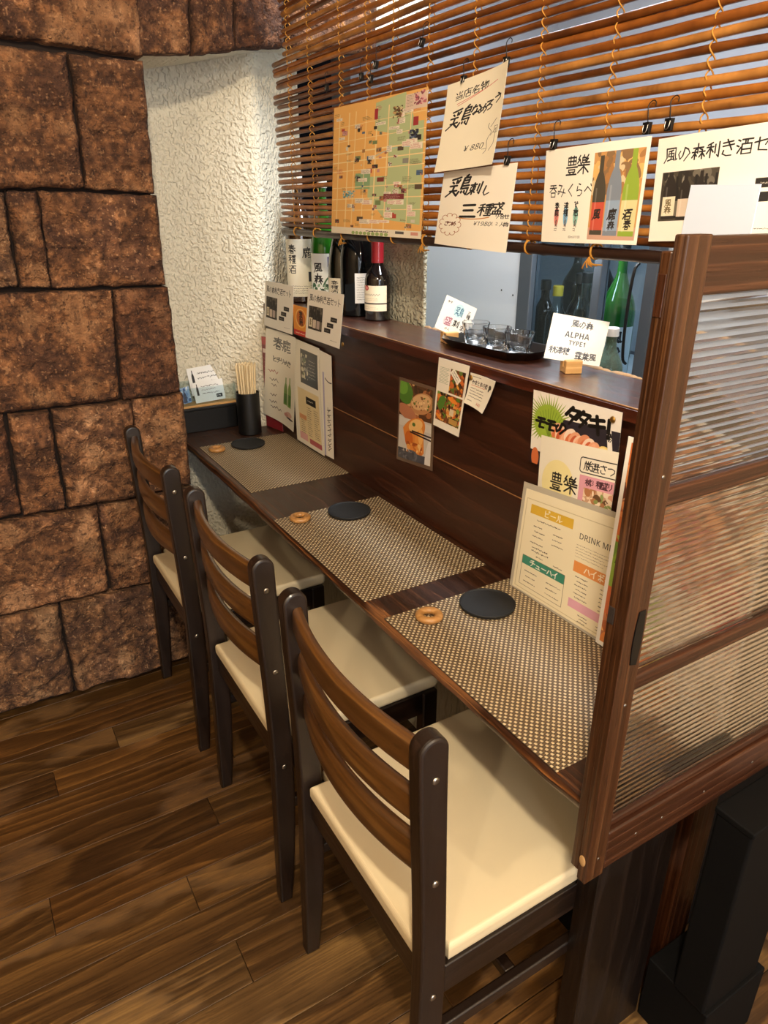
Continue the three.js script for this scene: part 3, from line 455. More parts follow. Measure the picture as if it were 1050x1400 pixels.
function print(w, h, bg, draw) { const cv = document.createElement('canvas'); cv.width = w; cv.height = h; const c = cv.getContext('2d'); rect(c, 0, 0, w, h, bg); draw(c, w, h); const t = new THREE.CanvasTexture(cv); t.colorSpace = THREE.SRGBColorSpace; t.anisotropy = 8; return t; }

// a sheet of paper from its four corners (top left, top right, bottom right, bottom left), with thickness and a curl
function sheet(name, label, cat, q, t, { curl = () => 0, th = 0.0005, rough = 0.7, gloss = 0, group, parent = scene, n = 14, back = '#f3efe4' } = {}) {
  const [a, b, c, d] = q.map((p) => new THREE.Vector3(...p)), nor = b.clone().sub(a).cross(d.clone().sub(a)).normalize().negate();   // towards the reader
  const pos = [], uv = [], idx = [], W = n + 1;
  for (const side of [0, 1]) for (let j = 0; j <= n; j++) for (let i = 0; i <= n; i++) {
    const u = i / n, v = j / n, p = a.clone().lerp(b, u).lerp(d.clone().lerp(c, u), v).addScaledVector(nor, curl(u, v) - side * th);
    pos.push(p.x, p.y, p.z); uv.push(side ? 0.012 : u, side ? 0.988 : 1 - v);
  }
  const S = W * W;
  for (let j = 0; j < n; j++) for (let i = 0; i < n; i++) { const p = j * W + i; idx.push(p, p + W, p + 1, p + 1, p + W, p + W + 1, S + p, S + p + 1, S + p + W, S + p + 1, S + p + W + 1, S + p + W); }
  const rim = []; for (let i = 0; i < n; i++) rim.push(i); for (let j = 0; j < n; j++) rim.push(j * W + n); for (let i = n; i > 0; i--) rim.push(n * W + i); for (let j = n; j > 0; j--) rim.push(j * W);
  rim.forEach((p, i) => { const m = rim[(i + 1) % rim.length]; idx.push(p, m, S + p, m, S + m, S + p); });
  const g = new THREE.BufferGeometry(); g.setAttribute('position', new THREE.Float32BufferAttribute(pos, 3)); g.setAttribute('uv', new THREE.Float32BufferAttribute(uv, 2)); g.setIndex(idx);
  const flat = g.toNonIndexed(); flat.computeVertexNormals(); const sm = toCreasedNormals(flat, 0.7);
  const mat = phys({ map: t, roughness: rough, clearcoat: gloss, clearcoatRoughness: 0.12 });
  const m = mesh(name, sm, mat, parent); if (parent === scene) tag(m, label, cat, group); else if (label) m.userData.label = label; return m;
}
const onWall = (x, zl, yl, zr, yr, zbr, ybr, zbl, ybl, xb = x) => [[x, yl, zl], [x, yr, zr], [xb, ybr, zbr], [xb, ybl, zbl]];

// ---------------------------------------------------------------- papers on the blind
const INK = '#1a191b';
const mapPrint = print(720, 1040, '#efb86a', (c, w, h) => {
  const r = rng(7);
  c.fillStyle = '#b9c795'; c.beginPath(); c.moveTo(w * 0.5, h * 0.03); c.lineTo(w * 0.8, 0); c.lineTo(w * 0.9, h * 0.2); c.lineTo(w * 0.98, h * 0.2); c.lineTo(w * 0.98, h * 0.9); c.lineTo(w * 0.64, h * 0.87); c.lineTo(w * 0.45, h * 0.7); c.lineTo(w * 0.45, h * 0.55); c.lineTo(w * 0.65, h * 0.55); c.lineTo(w * 0.65, h * 0.25); c.lineTo(w * 0.5, h * 0.22); c.fill();
  rect(c, w * 0.3, h * 0.52, w * 0.17, h * 0.12, '#8fb083');
  c.strokeStyle = '#f7dca2'; for (const y of [0.16, 0.27, 0.36, 0.43, 0.5, 0.63, 0.72, 0.81]) { c.lineWidth = 4 + r() * 7; c.beginPath(); c.moveTo(0, h * y); c.lineTo(w, h * (y - 0.02)); c.stroke(); }
  for (const x of [0.08, 0.2, 0.28, 0.4, 0.52, 0.64, 0.86]) { c.lineWidth = 4 + r() * 7; c.beginPath(); c.moveTo(w * x, h * 0.06); c.lineTo(w * (x - 0.01), h * 0.96); c.stroke(); }
  c.strokeStyle = '#9fc4cf'; c.lineWidth = 5; c.beginPath(); c.moveTo(w * 0.52, h * 0.4); c.quadraticCurveTo(w * 0.7, h * 0.34, w * 0.86, h * 0.36); c.stroke();
  const cols = ['#5b4a3a', '#82392f', '#c98f8f', '#4f6a8d', '#8c8c84', '#2f2a28', '#b2483a', '#d8d2c2', '#77885a', '#a6774a'];
  for (let i = 0; i < 74; i++) { const x = w * (0.03 + r() * 0.92), y = h * (0.1 + r() * 0.83), s = 12 + r() * 24; rect(c, x, y, s * (0.6 + r()), s, cols[Math.floor(r() * cols.length)]); if (r() > 0.5) bits(c, x, y, s, s, 8, cols, 3, 7, i * 3 + 1); }
  for (let i = 0; i < 62; i++) { const x = w * r() * 0.9, y = h * (0.05 + r() * 0.88), q = 25 + r() * 55, n = 2 + Math.floor(r() * 4); if (r() > 0.6) rect(c, x - 3, y - 7, q + 8, n * 8 + 5, '#f4ead6'); lines(c, x, y, q, n, 8, r() > 0.75 ? '#b0303a' : '#4a3c30', 50 + i, 2.4); }
  rect(c, w * 0.49, h * 0.07, 26, 76, '#a8323a'); rect(c, w * 0.88, h * 0.17, 34, 58, '#a53a3c'); rect(c, w * 0.8, h * 0.02, w * 0.2, h * 0.1, '#e2cbb8'); bits(c, w * 0.88, h * 0.01, 80, 90, 40, ['#c26b78', '#8a4a58', '#e6b9b4'], 5, 14, 3); lines(c, w * 0.81, h * 0.03, 50, 8, 10, '#6b4636', 3, 2);
  bits(c, w * 0.68, h * 0.08, 70, 80, 50, ['#7d5a3a', '#4f3a28', '#c9a26a', '#d8c49a'], 4, 12, 8); bits(c, w * 0.85, h * 0.25, 60, 62, 40, ['#3a4660', '#6d7c98', '#2a2a34'], 4, 12, 9);
  bits(c, w * 0.15, h * 0.65, 110, 60, 40, ['#79b3bf', '#a7d3d4', '#4c8a9c'], 4, 12, 11);
  rect(c, w * 0.62, h * 0.68, w * 0.2, 40, '#7a2f33'); lines(c, w * 0.63, h * 0.69, w * 0.17, 3, 12, '#f3e3d0', 21, 3);
  rect(c, 0, h * 0.945, w, h * 0.055, '#efe6d2'); lines(c, w * 0.45, h * 0.965, w * 0.25, 1, 20, '#3a302c', 91, 7); rect(c, w * 0.75, h * 0.955, 60, 20, '#5d5a58'); rect(c, w * 0.9, h * 0.955, 50, 24, '#d99a8a'); for (let i = 0; i < 9; i++) blob(c, w * (0.3 + i * 0.045), h * 0.985, 14, 14, '#9bb36f');
});
sheet('town_map', 'orange and green illustrated town map pinned on the bamboo blind', 'map', [[0.942, 1.679, -1.813], [0.942, 1.677, -1.391], [0.941, 1.383, -1.411], [0.941, 1.385, -1.846]], mapPrint, { curl: (u, v) => 0.004 * Math.sin(u * 5) * v });
const naP = print(560, 900, '#f5edd6', (c, w, h) => {
  c.save(); c.rotate(-0.1); hand(c, '当店名物', 70, 120, 74, 7, INK, { gap: 1.02, slant: 0.12 }); c.restore();
  c.strokeStyle = '#c94a4a'; c.lineWidth = 5; c.beginPath(); c.moveTo(110, 225); c.lineTo(330, 165); c.moveTo(120, 245); c.lineTo(470, 120); c.stroke();
  glyph(c, '鶏', 60, 270, 190, 15, INK, 0.25); glyph(c, 'な', 255, 285, 88, 13, INK, 0.2); glyph(c, 'め', 320, 300, 85, 12, INK, 0.2); glyph(c, 'ろ', 375, 280, 88, 12, INK, 0.2); glyph(c, 'う', 455, 240, 85, 12, INK, 0.2);
  c.fillStyle = INK; c.font = 'italic 76px sans-serif'; c.fillText('¥ 880', 240, 725); lines(c, 420, 735, 50, 1, 14, INK, 4, 4);
  c.strokeStyle = '#4b4540'; c.lineWidth = 4; c.beginPath(); c.moveTo(455, 500); c.bezierCurveTo(420, 560, 520, 560, 470, 620); c.bezierCurveTo(430, 680, 500, 740, 440, 780); c.moveTo(470, 540); c.lineTo(520, 470); c.moveTo(480, 620); c.lineTo(530, 560); c.lineTo(525, 700); c.lineTo(490, 760); c.stroke(); c.strokeRect(512, 540, 30, 60);
});
sheet('chicken_sign', 'upper handwritten white paper sign for minced chicken with a curling right edge, on the blind', 'sign', [[0.942, 1.671, -1.321], [0.94, 1.684, -1.118], [0.94, 1.522, -1.142], [0.938, 1.515, -1.338]], naP, { curl: (u, v) => 0.016 * Math.pow(u, 4) * (1 - v * 0.5) + 0.012 * v * v });
const saP = print(640, 760, '#f6efe0', (c, w, h) => {
  glyph(c, '鶏', 70, 60, 190, 17, INK, 0.25); glyph(c, '刺', 265, 130, 110, 13, INK, 0.25); glyph(c, 'し', 370, 165, 90, 11, INK, 0.3);
  glyph(c, '三', 215, 315, 150, 20, INK, 0.1); glyph(c, '種', 375, 330, 110, 11, INK, 0.15); glyph(c, '盛', 480, 325, 100, 11, INK, 0.1); hand(c, 'り合せ', 520, 425, 38, 5, INK, { gap: 0.95 });
  c.strokeStyle = '#c9843f'; c.lineWidth = 9; c.beginPath(); c.moveTo(215, 470); c.quadraticCurveTo(350, 490, 470, 455); c.stroke();
  c.fillStyle = INK; c.font = 'italic 54px sans-serif'; c.fillText('¥1980', 345, 535); hand(c, '(2人前)', 500, 492, 38, 4, INK, { gap: 0.8 });
  c.strokeStyle = '#a5684a'; c.lineWidth = 5; for (let i = 0; i < 11; i++) { const a = i / 11 * 6.283; c.beginPath(); c.arc(130 + Math.cos(a) * 82, 540 + Math.sin(a) * 88, 27, a - 1.7, a + 1.7); c.stroke(); }
  hand(c, 'さつめ', 75, 505, 48, 8, '#6b3a2a', { gap: 0.72, slant: 0.2 });
});
sheet('sashimi_sign', 'lower handwritten white paper sign for a three kind chicken platter, on the blind', 'sign', [[0.945, 1.516, -1.329], [0.945, 1.524, -1.099], [0.943, 1.368, -1.113], [0.942, 1.376, -1.354]], saP, { curl: (u, v) => 0.004 * Math.sin(u * 3) * v });
const hoP = print(900, 600, '#f4efe2', (c, w, h) => {
  hand(c, '豐樂', 215, 60, 110, 9, INK, { gap: 1.0 }); hand(c, '呑みくらべ', 60, 225, 78, 7, INK, { gap: 1.13 });
  [['春鹿', 130, '#e58e84'], ['凉津', 225, '#86bde0'], ['篠峯', 325, '#93cfc4']].forEach(([s, x, col], i) => { blob(c, x + 22, 430, 24, 62, col); hand(c, '春鹿津種篠蔵'.slice(i * 2, i * 2 + 2), x, 340, 42, 6, INK, { vert: true }); hand(c, 'の酒利'.slice(0, 3), x + 10, 425, 24, 3, '#5a3a34', { vert: true }); lines(c, x + 5, 510, 30, 2, 12, INK, 5 + i, 4); });
  c.fillStyle = INK; c.font = '22px sans-serif'; c.fillText('60ml ¥1100', 290, 570);
  c.save(); c.beginPath(); c.rect(475, 55, 400, 520); c.clip(); rect(c, 475, 55, 400, 520, '#c8955a'); bits(c, 475, 55, 400, 250, 60, ['#e2b46c', '#a87848', '#d9c39a', '#8a6a48'], 20, 60, 5); blob(c, 675, 230, 40, 60, '#f4dfae'); rect(c, 475, 500, 400, 80, '#c9a08c');
  bottlePic(c, 545, 545, 108, 470, '#4b4438', '#c4523f'); bottlePic(c, 668, 550, 118, 500, '#7d8796', '#8fa3bd'); bottlePic(c, 800, 552, 124, 500, '#8fa83a', '#d6cf9a'); for (const [x, s] of [[510, '風'], [640, '鹿'], [765, '酒']]) glyph(c, s, x, 390, 62, 9, '#2a2320', 0.15); for (const [x, s] of [[645, '森'], [775, '春']]) glyph(c, s, x, 455, 55, 7, '#2a2320', 0.15); c.restore();
});
sheet('tasting_sign', 'white tasting sign with a photo of three coloured bottles, on the blind', 'sign', [[0.945, 1.539, -1.026], [0.943, 1.546, -0.801], [0.943, 1.395, -0.803], [0.943, 1.392, -1.018]], hoP, { curl: (u, v) => 0.004 * Math.sin(u * 3.1) });
const kazeDraw = (c, w, h, o) => {
  hand(c, '風の森利き酒セット', w * 0.06, h * 0.1, w * 0.092, w * 0.0085, INK, { gap: 1.06 });
  c.save(); c.translate(w * 0.06, h * 0.33); const pw = w * 0.4, ph = h * 0.47; c.beginPath(); c.rect(0, 0, pw, ph); c.clip(); rect(c, 0, 0, pw, ph, '#4a4338'); bits(c, 0, 0, pw, ph * 0.5, 30, ['#2e2a24', '#6b6458', '#8a8478', '#3a342c'], 10, 40, 4); for (let i = 0; i < 6; i++) bottlePic(c, pw * (0.12 + i * 0.17), ph * 0.95, pw * 0.13, ph * 0.85, '#211d1b', '#6b6458');
  bottlePic(c, pw * 0.17, ph * 0.96, pw * 0.24, ph * 1.1, '#2a2420', '#e6dcc2'); bottlePic(c, pw * 0.45, ph * 0.98, pw * 0.22, ph * 1.0, '#2a2420', '#d8c6b4'); bottlePic(c, pw * 0.72, ph * 0.98, pw * 0.2, ph * 0.95, '#2a2420', '#bba8a0'); glyph(c, '風', pw * 0.1, ph * 0.55, pw * 0.12, 5, '#6a5a3a'); glyph(c, '森', pw * 0.1, ph * 0.68, pw * 0.12, 5, '#6a5a3a'); c.restore();
  for (const [x, y] of [[0.69, 0.46], [0.6, 0.58], [0.53, 0.69]]) { rect(c, w * x, h * y, w * 0.18, h * 0.085, '#26221f'); lines(c, w * (x + 0.03), h * (y + 0.045), w * 0.11, 1, h * 0.05, '#d8cfc0', x * 90, 5); } lines(c, w * 0.72, h * 0.9, w * 0.2, 1, 18, INK, 3, 3);
};
const kazeP = print(900, 600, '#f2eee4', kazeDraw);
sheet('tasting_sign', 'white tasting sign with a dark bottle photo, rightmost paper on the blind', 'sign', [[0.945, 1.541, -0.789], [0.945, 1.552, -0.548], [0.945, 1.412, -0.545], [0.943, 1.401, -0.781]], kazeP, { curl: (u, v) => 0.005 * Math.sin(u * 3.1) });
sheet('blank_card', 'blank pale blue white sheet hanging low on the blind above the screen', 'sheet', [[0.931, 1.478, -0.711], [0.931, 1.477, -0.606], [0.929, 1.395, -0.606], [0.929, 1.395, -0.714]], print(64, 48, '#d3e0f5', () => {}), { th: 0.002, rough: 0.35, gloss: 0.4 });

// ---------------------------------------------------------------- papers on the boarded wall
const FX = 0.9315, WX = 0.9475;
sheet('tasting_card', 'small white tasting card with a dark bottle photo, left of the pair', 'sign', onWall(FX, -2.325, 1.223, -2.094, 1.224, -2.117, 1.073, -2.352, 1.073, FX), kazeP, { curl: (u, v) => 0.003 * v });
sheet('tasting_card', 'small white tasting card with a dark bottle photo, right of the pair', 'sign', onWall(FX, -1.989, 1.227, -1.75, 1.232, -1.774, 1.083, -2.011, 1.081, FX), kazeP, { curl: (u, v) => 0.006 * v + 0.006 * u * u });
sheet('ale_flyer', 'narrow orange flyer with a red lower band between the two tasting cards', 'flyer', onWall(FX + 0.001, -2.11, 1.168, -1.995, 1.168, -2.0, 1.077, -2.11, 1.077, FX + 0.001), print(200, 300, '#e8973a', (c, w, h) => { blob(c, 100, 120, 70, 95, '#f3c06a'); blob(c, 100, 120, 58, 82, '#c9702c'); hand(c, '春酒蔵', 78, 50, 44, 7, '#3a1c10', { vert: true, gap: 1.02 }); rect(c, 0, 245, w, 55, '#c9382e'); lines(c, 20, 275, 160, 1, 26, '#f7dcc0', 4, 9); }));
const haP = print(360, 860, '#efe9d8', (c, w, h) => {
  hand(c, '春鹿', 75, 60, 105, 10, INK, { gap: 1.0 }); hand(c, 'とチりめき', 70, 240, 50, 7, INK, { gap: 0.88 });
  c.strokeStyle = '#9a3a30'; c.lineWidth = 5; const sw = (x, y, n) => { c.beginPath(); c.moveTo(x, y); for (let i = 1; i < n; i++) c.lineTo(x + i * 13, y + ((i * 7) % 5 - 2) * 8); c.stroke(); }; sw(30, 390, 9); c.strokeStyle = '#3a2c28'; sw(50, 470, 8); sw(70, 520, 5); sw(60, 620, 6); sw(55, 690, 7); sw(70, 740, 10);
  bottlePic(c, 232, 660, 46, 260, '#6f9440', '#4d7a2e'); bottlePic(c, 285, 665, 46, 280, '#7aa046', '#527f30'); blob(c, 285, 735, 40, 26, '#d9b0a0'); blob(c, 250, 750, 26, 18, '#c98f84'); blob(c, 300, 770, 46, 9, '#3a302c');
});
sheet('spring_sake_poster', 'tall curling white sake poster with two green bottles, at the far end of the wall', 'poster', onWall(0.93, -2.343, 1.064, -2.098, 1.066, -2.14, 0.743, -2.41, 0.745, 0.93), haP, { curl: (u, v) => -0.01 * Math.sin(u * 3.1) + 0.012 * (1 - v) * 0 + 0.006 * v * v, gloss: 0.5, rough: 0.45 });
sheet('red_booklet', 'dark red and white booklet half hidden behind the chopstick cup', 'booklet', [[0.928, 1.03, -2.387], [0.9465, 1.03, -2.3], [0.9465, 0.702, -2.29], [0.928, 0.702, -2.394]], print(200, 480, '#7a1f26', (c) => { rect(c, 0, 0, 200, 40, '#a63a3c'); rect(c, 10, 60, 60, 22, '#e0cfc4'); lines(c, 14, 110, 60, 14, 22, '#c98a84', 5, 3); }), { gloss: 0.5, rough: 0.4, th: 0.003 });
const p4P = print(420, 860, '#ece6d6', (c, w, h) => {
  rect(c, 120, 60, 270, 270, '#34332f'); bits(c, 130, 90, 110, 200, 40, ['#8b8a7e', '#c8c2a8', '#5c6a48', '#d8cfae'], 6, 22, 6); lines(c, 250, 130, 120, 6, 26, '#cfc8b4', 3, 4);
  rect(c, 60, 380, 330, 440, '#e6d3a4'); rect(c, 190, 430, 150, 60, '#2a2622'); lines(c, 215, 460, 100, 1, 30, '#efe6d2', 8, 8); rect(c, 70, 600, 110, 40, '#d99a6a'); for (let i = 0; i < 3; i++) lines(c, 90 + i * 105, 520 + (i === 0 ? 130 : 0), 70, i ? 14 : 8, 18, '#4a4038', 20 + i, 4); rect(c, 60, 760, 120, 60, '#e0a8a8'); rect(c, 210, 780, 180, 44, '#b0525a');
});
sheet('food_menu', 'white menu with black picture panel and tan drinks list, right of the sake poster', 'menu', onWall(0.9405, -2.14, 1.06, -1.948, 1.055, -1.939, 0.712, -2.15, 0.712, 0.9395), p4P, { gloss: 0.5, rough: 0.45, curl: (u, v) => 0.003 * Math.sin(v * 4) });
sheet('handwritten_menu', 'narrow white sheet with a lilac edge and handwriting, right of the tan drinks list', 'menu', onWall(0.9445, -2.0, 1.052, -1.876, 1.044, -1.877, 0.72, -2.0, 0.715, 0.9435), print(240, 640, '#eee8da', (c, w, h) => { rect(c, 118, 120, 20, 520, '#a9a6c9'); c.strokeStyle = '#3a3430'; c.lineWidth = 4; for (let i = 0; i < 9; i++) { c.beginPath(); c.arc(190, 330 + i * 32, 14, i, i + 3.6); c.stroke(); c.beginPath(); c.moveTo(165, 345 + i * 32); c.lineTo(215, 335 + i * 30); c.stroke(); } c.lineWidth = 7; c.beginPath(); c.moveTo(150, 150); c.quadraticCurveTo(190, 175, 235, 165); c.stroke(); }), { gloss: 0.4, rough: 0.45 });
{ // laminated gyoza photo
  const gy = print(360, 560, '#c9c3bd', (c, w, h) => {
    rect(c, 0, 0, w, 240, '#5a3a24'); bits(c, 0, 0, w, 230, 70, ['#7a4a2c', '#a8683e', '#d0a070', '#3a2818', '#c98a5a'], 12, 40, 12); blob(c, 60, 70, 95, 80, '#4c7d2c', 0.4); blob(c, 30, 40, 60, 50, '#6aa03a'); blob(c, 250, 120, 130, 75, '#c08a5c', -0.3); blob(c, 240, 110, 110, 55, '#d9b080', -0.3); bits(c, 140, 70, 200, 100, 30, ['#e9c896', '#8a5a34', '#5f7a34'], 5, 14, 14); blob(c, 90, 210, 110, 50, '#b87858', 0.3);
    rect(c, 0, 255, w, 60, '#d6d0c8'); c.fillStyle = '#e08a3c'; c.beginPath(); c.moveTo(50, 330); c.quadraticCurveTo(120, 235, 250, 225); c.quadraticCurveTo(320, 250, 280, 340); c.lineTo(290, 480); c.quadraticCurveTo(230, 540, 180, 500); c.quadraticCurveTo(90, 490, 50, 330); c.fill(); blob(c, 190, 290, 80, 45, '#f0c07a', -0.4); blob(c, 120, 400, 45, 60, '#c96824'); blob(c, 230, 410, 45, 80, '#e89a48'); blob(c, 250, 360, 26, 60, '#f2b868'); bits(c, 90, 420, 180, 100, 30, ['#a8501c', '#e8a050', '#f4c884', '#c8702c'], 8, 24, 18); blob(c, 170, 285, 18, 14, '#5a7a34');
    rect(c, 0, 500, w, 60, '#4a4c56'); bits(c, 0, 480, 220, 80, 30, ['#5a5c66', '#3a3c46', '#6a6a74'], 8, 20, 20); c.fillStyle = '#dedad8'; c.beginPath(); c.moveTo(300, 560); c.quadraticCurveTo(300, 440, 360, 330); c.lineTo(360, 560); c.fill();
    c.strokeStyle = '#2a1a1c'; c.lineWidth = 12; c.beginPath(); c.moveTo(130, 345); c.lineTo(360, 370); c.moveTo(150, 335); c.lineTo(360, 345); c.stroke();
  });
  const t = thing('gyoza_photo', 'laminated photo of a fried dumpling held by chopsticks, on the boarded wall', 'photo', [0, 0, 0]);
  sheet('print', '', '', onWall(0.9455, -1.492, 1.046, -1.349, 1.05, -1.352, 0.858, -1.502, 0.84), gy, { parent: t, gloss: 0.8, rough: 0.4 });
  sheet('laminate', 'clear laminate border', '', onWall(0.947, -1.5, 1.054, -1.34, 1.058, -1.343, 0.848, -1.511, 0.83), print(32, 32, '#6b5648', () => {}), { parent: t, gloss: 0.8, rough: 0.3 });
}
const p2P = print(340, 560, '#efe9dc', (c, w, h) => {
  lines(c, 25, 70, 120, 11, 12, '#5a7a5a', 5, 3); c.save(); c.beginPath(); c.rect(150, 60, 165, 190); c.clip(); rect(c, 150, 60, 165, 190, '#6a3a20'); bits(c, 150, 60, 165, 190, 70, ['#c96a2c', '#3a2418', '#e0a03c', '#8a4a28', '#5f7a34'], 8, 26, 5); c.save(); c.translate(210, 110); c.rotate(0.7); rect(c, -60, -28, 120, 56, '#f3ede0'); lines(c, -45, -10, 90, 2, 20, INK, 5, 5); c.restore(); c.restore();
  c.save(); c.beginPath(); c.rect(20, 265, 300, 235); c.clip(); rect(c, 20, 265, 300, 235, '#7a4a28'); bits(c, 20, 265, 300, 235, 120, ['#e0883c', '#4a2c1c', '#5a7a2c', '#c8602c', '#d8a860', '#2c1c14', '#7a9a3c'], 8, 30, 7); blob(c, 80, 350, 40, 60, '#4f7a2a', 0.3); blob(c, 210, 300, 60, 18, '#e88a30', 0.2); blob(c, 60, 470, 50, 16, '#e88a30', 0.4); rect(c, 190, 370, 50, 55, '#d8c8a8'); rect(c, 185, 440, 120, 55, '#3a2416'); rect(c, 192, 446, 106, 44, '#b8904c'); c.restore();
});
sheet('photo_menu', 'narrow white menu with colourful dish photos, pinned under the ledge', 'menu', onWall(FX, -1.308, 1.137, -1.194, 1.137, -1.221, 0.972, -1.322, 0.976, WX - 0.007), p2P, { gloss: 0.3, rough: 0.5, curl: (u, v) => 0.01 * v });
sheet('drink_note', 'small curling white note with a red lined heading, right of the dish photos', 'note', onWall(FX, -1.19, 1.124, -1.092, 1.126, -1.119, 1.054, -1.199, 1.058, WX - 0.012), print(420, 320, '#efe9da', (c) => { lines(c, 40, 30, 140, 1, 16, INK, 4, 5); hand(c, 'やまとまの酒', 40, 62, 46, 6, '#3a2420', { gap: 0.98 }); c.strokeStyle = '#c8502c'; c.lineWidth = 4; c.beginPath(); c.moveTo(40, 122); c.lineTo(280, 118); c.stroke(); lines(c, 40, 150, 320, 4, 28, INK, 7, 5); lines(c, 30, 275, 90, 1, 18, INK, 4, 5); c.fillStyle = '#b8442c'; c.font = '38px sans-serif'; c.fillText('¥480', 220, 292); blob(c, 360, 82, 26, 20, '#3a3830', 0.5); blob(c, 350, 108, 12, 18, '#3a3830'); }), { curl: (u, v) => 0.012 * v * v + 0.012 * u * u });
const moP = print(640, 520, '#efe9e0', (c, w, h) => {
  c.fillStyle = '#2a2630'; c.beginPath(); c.moveTo(150, 150); c.lineTo(640, 125); c.lineTo(640, 520); c.lineTo(60, 520); c.fill(); rect(c, 0, 420, 120, 100, '#2a2630');
  c.fillStyle = '#8aa832'; for (let i = 0; i < 30; i++) { const a = 2.1 + i * 0.13; c.beginPath(); c.moveTo(130 + Math.cos(a) * 60, 200 + Math.sin(a) * 70); c.lineTo(130 + Math.cos(a - 0.02) * (165 + (i % 3) * 14), 190 + Math.sin(a - 0.02) * (170 + (i % 3) * 16)); c.lineTo(130 + Math.cos(a + 0.26) * 70, 200 + Math.sin(a + 0.26) * 80); c.fill(); } blob(c, 135, 205, 115, 130, '#97b43c'); c.strokeStyle = '#6f8a2a'; c.lineWidth = 4; for (let i = 0; i < 9; i++) { c.beginPath(); c.moveTo(140, 300); c.lineTo(60 + i * 22, 90 + Math.abs(i - 4) * 12); c.stroke(); }
  for (let i = 0; i < 9; i++) { blob(c, 200 + i * 34, 232 + (i % 3) * 10 + i * 4, 40, 58, ['#e8a884', '#f2ccb0', '#e0946c', '#f4dcc8'][i % 4], 0.5); blob(c, 190 + i * 34, 250 + i * 4, 16, 44, ['#d9784c', '#c8603c', '#eeb492'][i % 3], 0.5); } blob(c, 40, 470, 30, 70, '#d07040'); blob(c, 250, 400, 130, 26, '#7a9440'); blob(c, 440, 395, 50, 18, '#6f8a3a');
  blob(c, 562, 285, 58, 42, '#e8cf7c', 0.5); blob(c, 558, 280, 44, 28, '#f3e2a4', 0.5); c.save(); c.translate(575, 190); c.rotate(-0.15); rect(c, -16, -60, 32, 130, '#f0ece4'); hand(c, '鶏の', -12, -40, 26, 5, INK, { vert: true }); c.restore();
  hand(c, 'モモの', 30, 165, 84, 18, '#0c0b09', { gap: 0.95, slant: 0.18 }); glyph(c, 'タ', 255, 42, 120, 22, '#0c0b09'); glyph(c, 'タ', 335, 52, 112, 22, '#0c0b09'); glyph(c, 'キ', 425, 58, 118, 22, '#0c0b09'); glyph(c, '!', 500, 62, 118, 22, '#0c0b09');
});
sheet('chicken_flyer', 'chicken thigh flyer with green leaf and black lettering, pinned under the ledge beside the screen', 'flyer', onWall(FX, -0.992, 1.128, -0.775, 1.134, -0.775, 0.985, -0.994, 0.98, WX - 0.008), moP, { gloss: 0.5, rough: 0.5 });
const h2P = print(520, 560, '#efe9d8', (c, w, h) => {
  blob(c, 150, 240, 120, 130, '#efe3a8'); hand(c, '豐樂', 95, 180, 92, 8, INK, { gap: 1.15 }); c.strokeStyle = INK; c.lineWidth = 34; c.lineCap = 'round'; c.beginPath(); c.moveTo(90, 345); c.quadraticCurveTo(180, 330, 235, 370); c.stroke(); c.lineWidth = 14; c.beginPath(); c.moveTo(95, 380); c.lineTo(240, 395); c.stroke();
  c.strokeStyle = INK; c.lineWidth = 5; c.beginPath(); c.roundRect(300, 60, 260, 78, 16); c.stroke(); hand(c, '厳選さつま', 325, 75, 48, 5, INK, { gap: 1.0 }); rect(c, 305, 152, 215, 240, '#dda0b0'); hand(c, '桃3種盛り', 345, 165, 36, 5, '#4a2a34', { gap: 0.95 }); rect(c, 338, 215, 182, 165, '#c8a080'); bits(c, 338, 215, 182, 165, 80, ['#e8cdb0', '#b07850', '#8a9a5a', '#d8a088', '#f0dcc4', '#6a4a30'], 8, 26, 9);
});
sheet('peach_flyer', 'white flyer with a yellow tinted heading and a pink photo box, behind the drinks menu', 'flyer', onWall(0.9335, -0.962, 1.045, -0.772, 1.064, -0.772, 0.86, -0.957, 0.84, 0.934), h2P, { gloss: 0.35, rough: 0.5, curl: (u, v) => 0.004 * Math.sin(u * 3) });
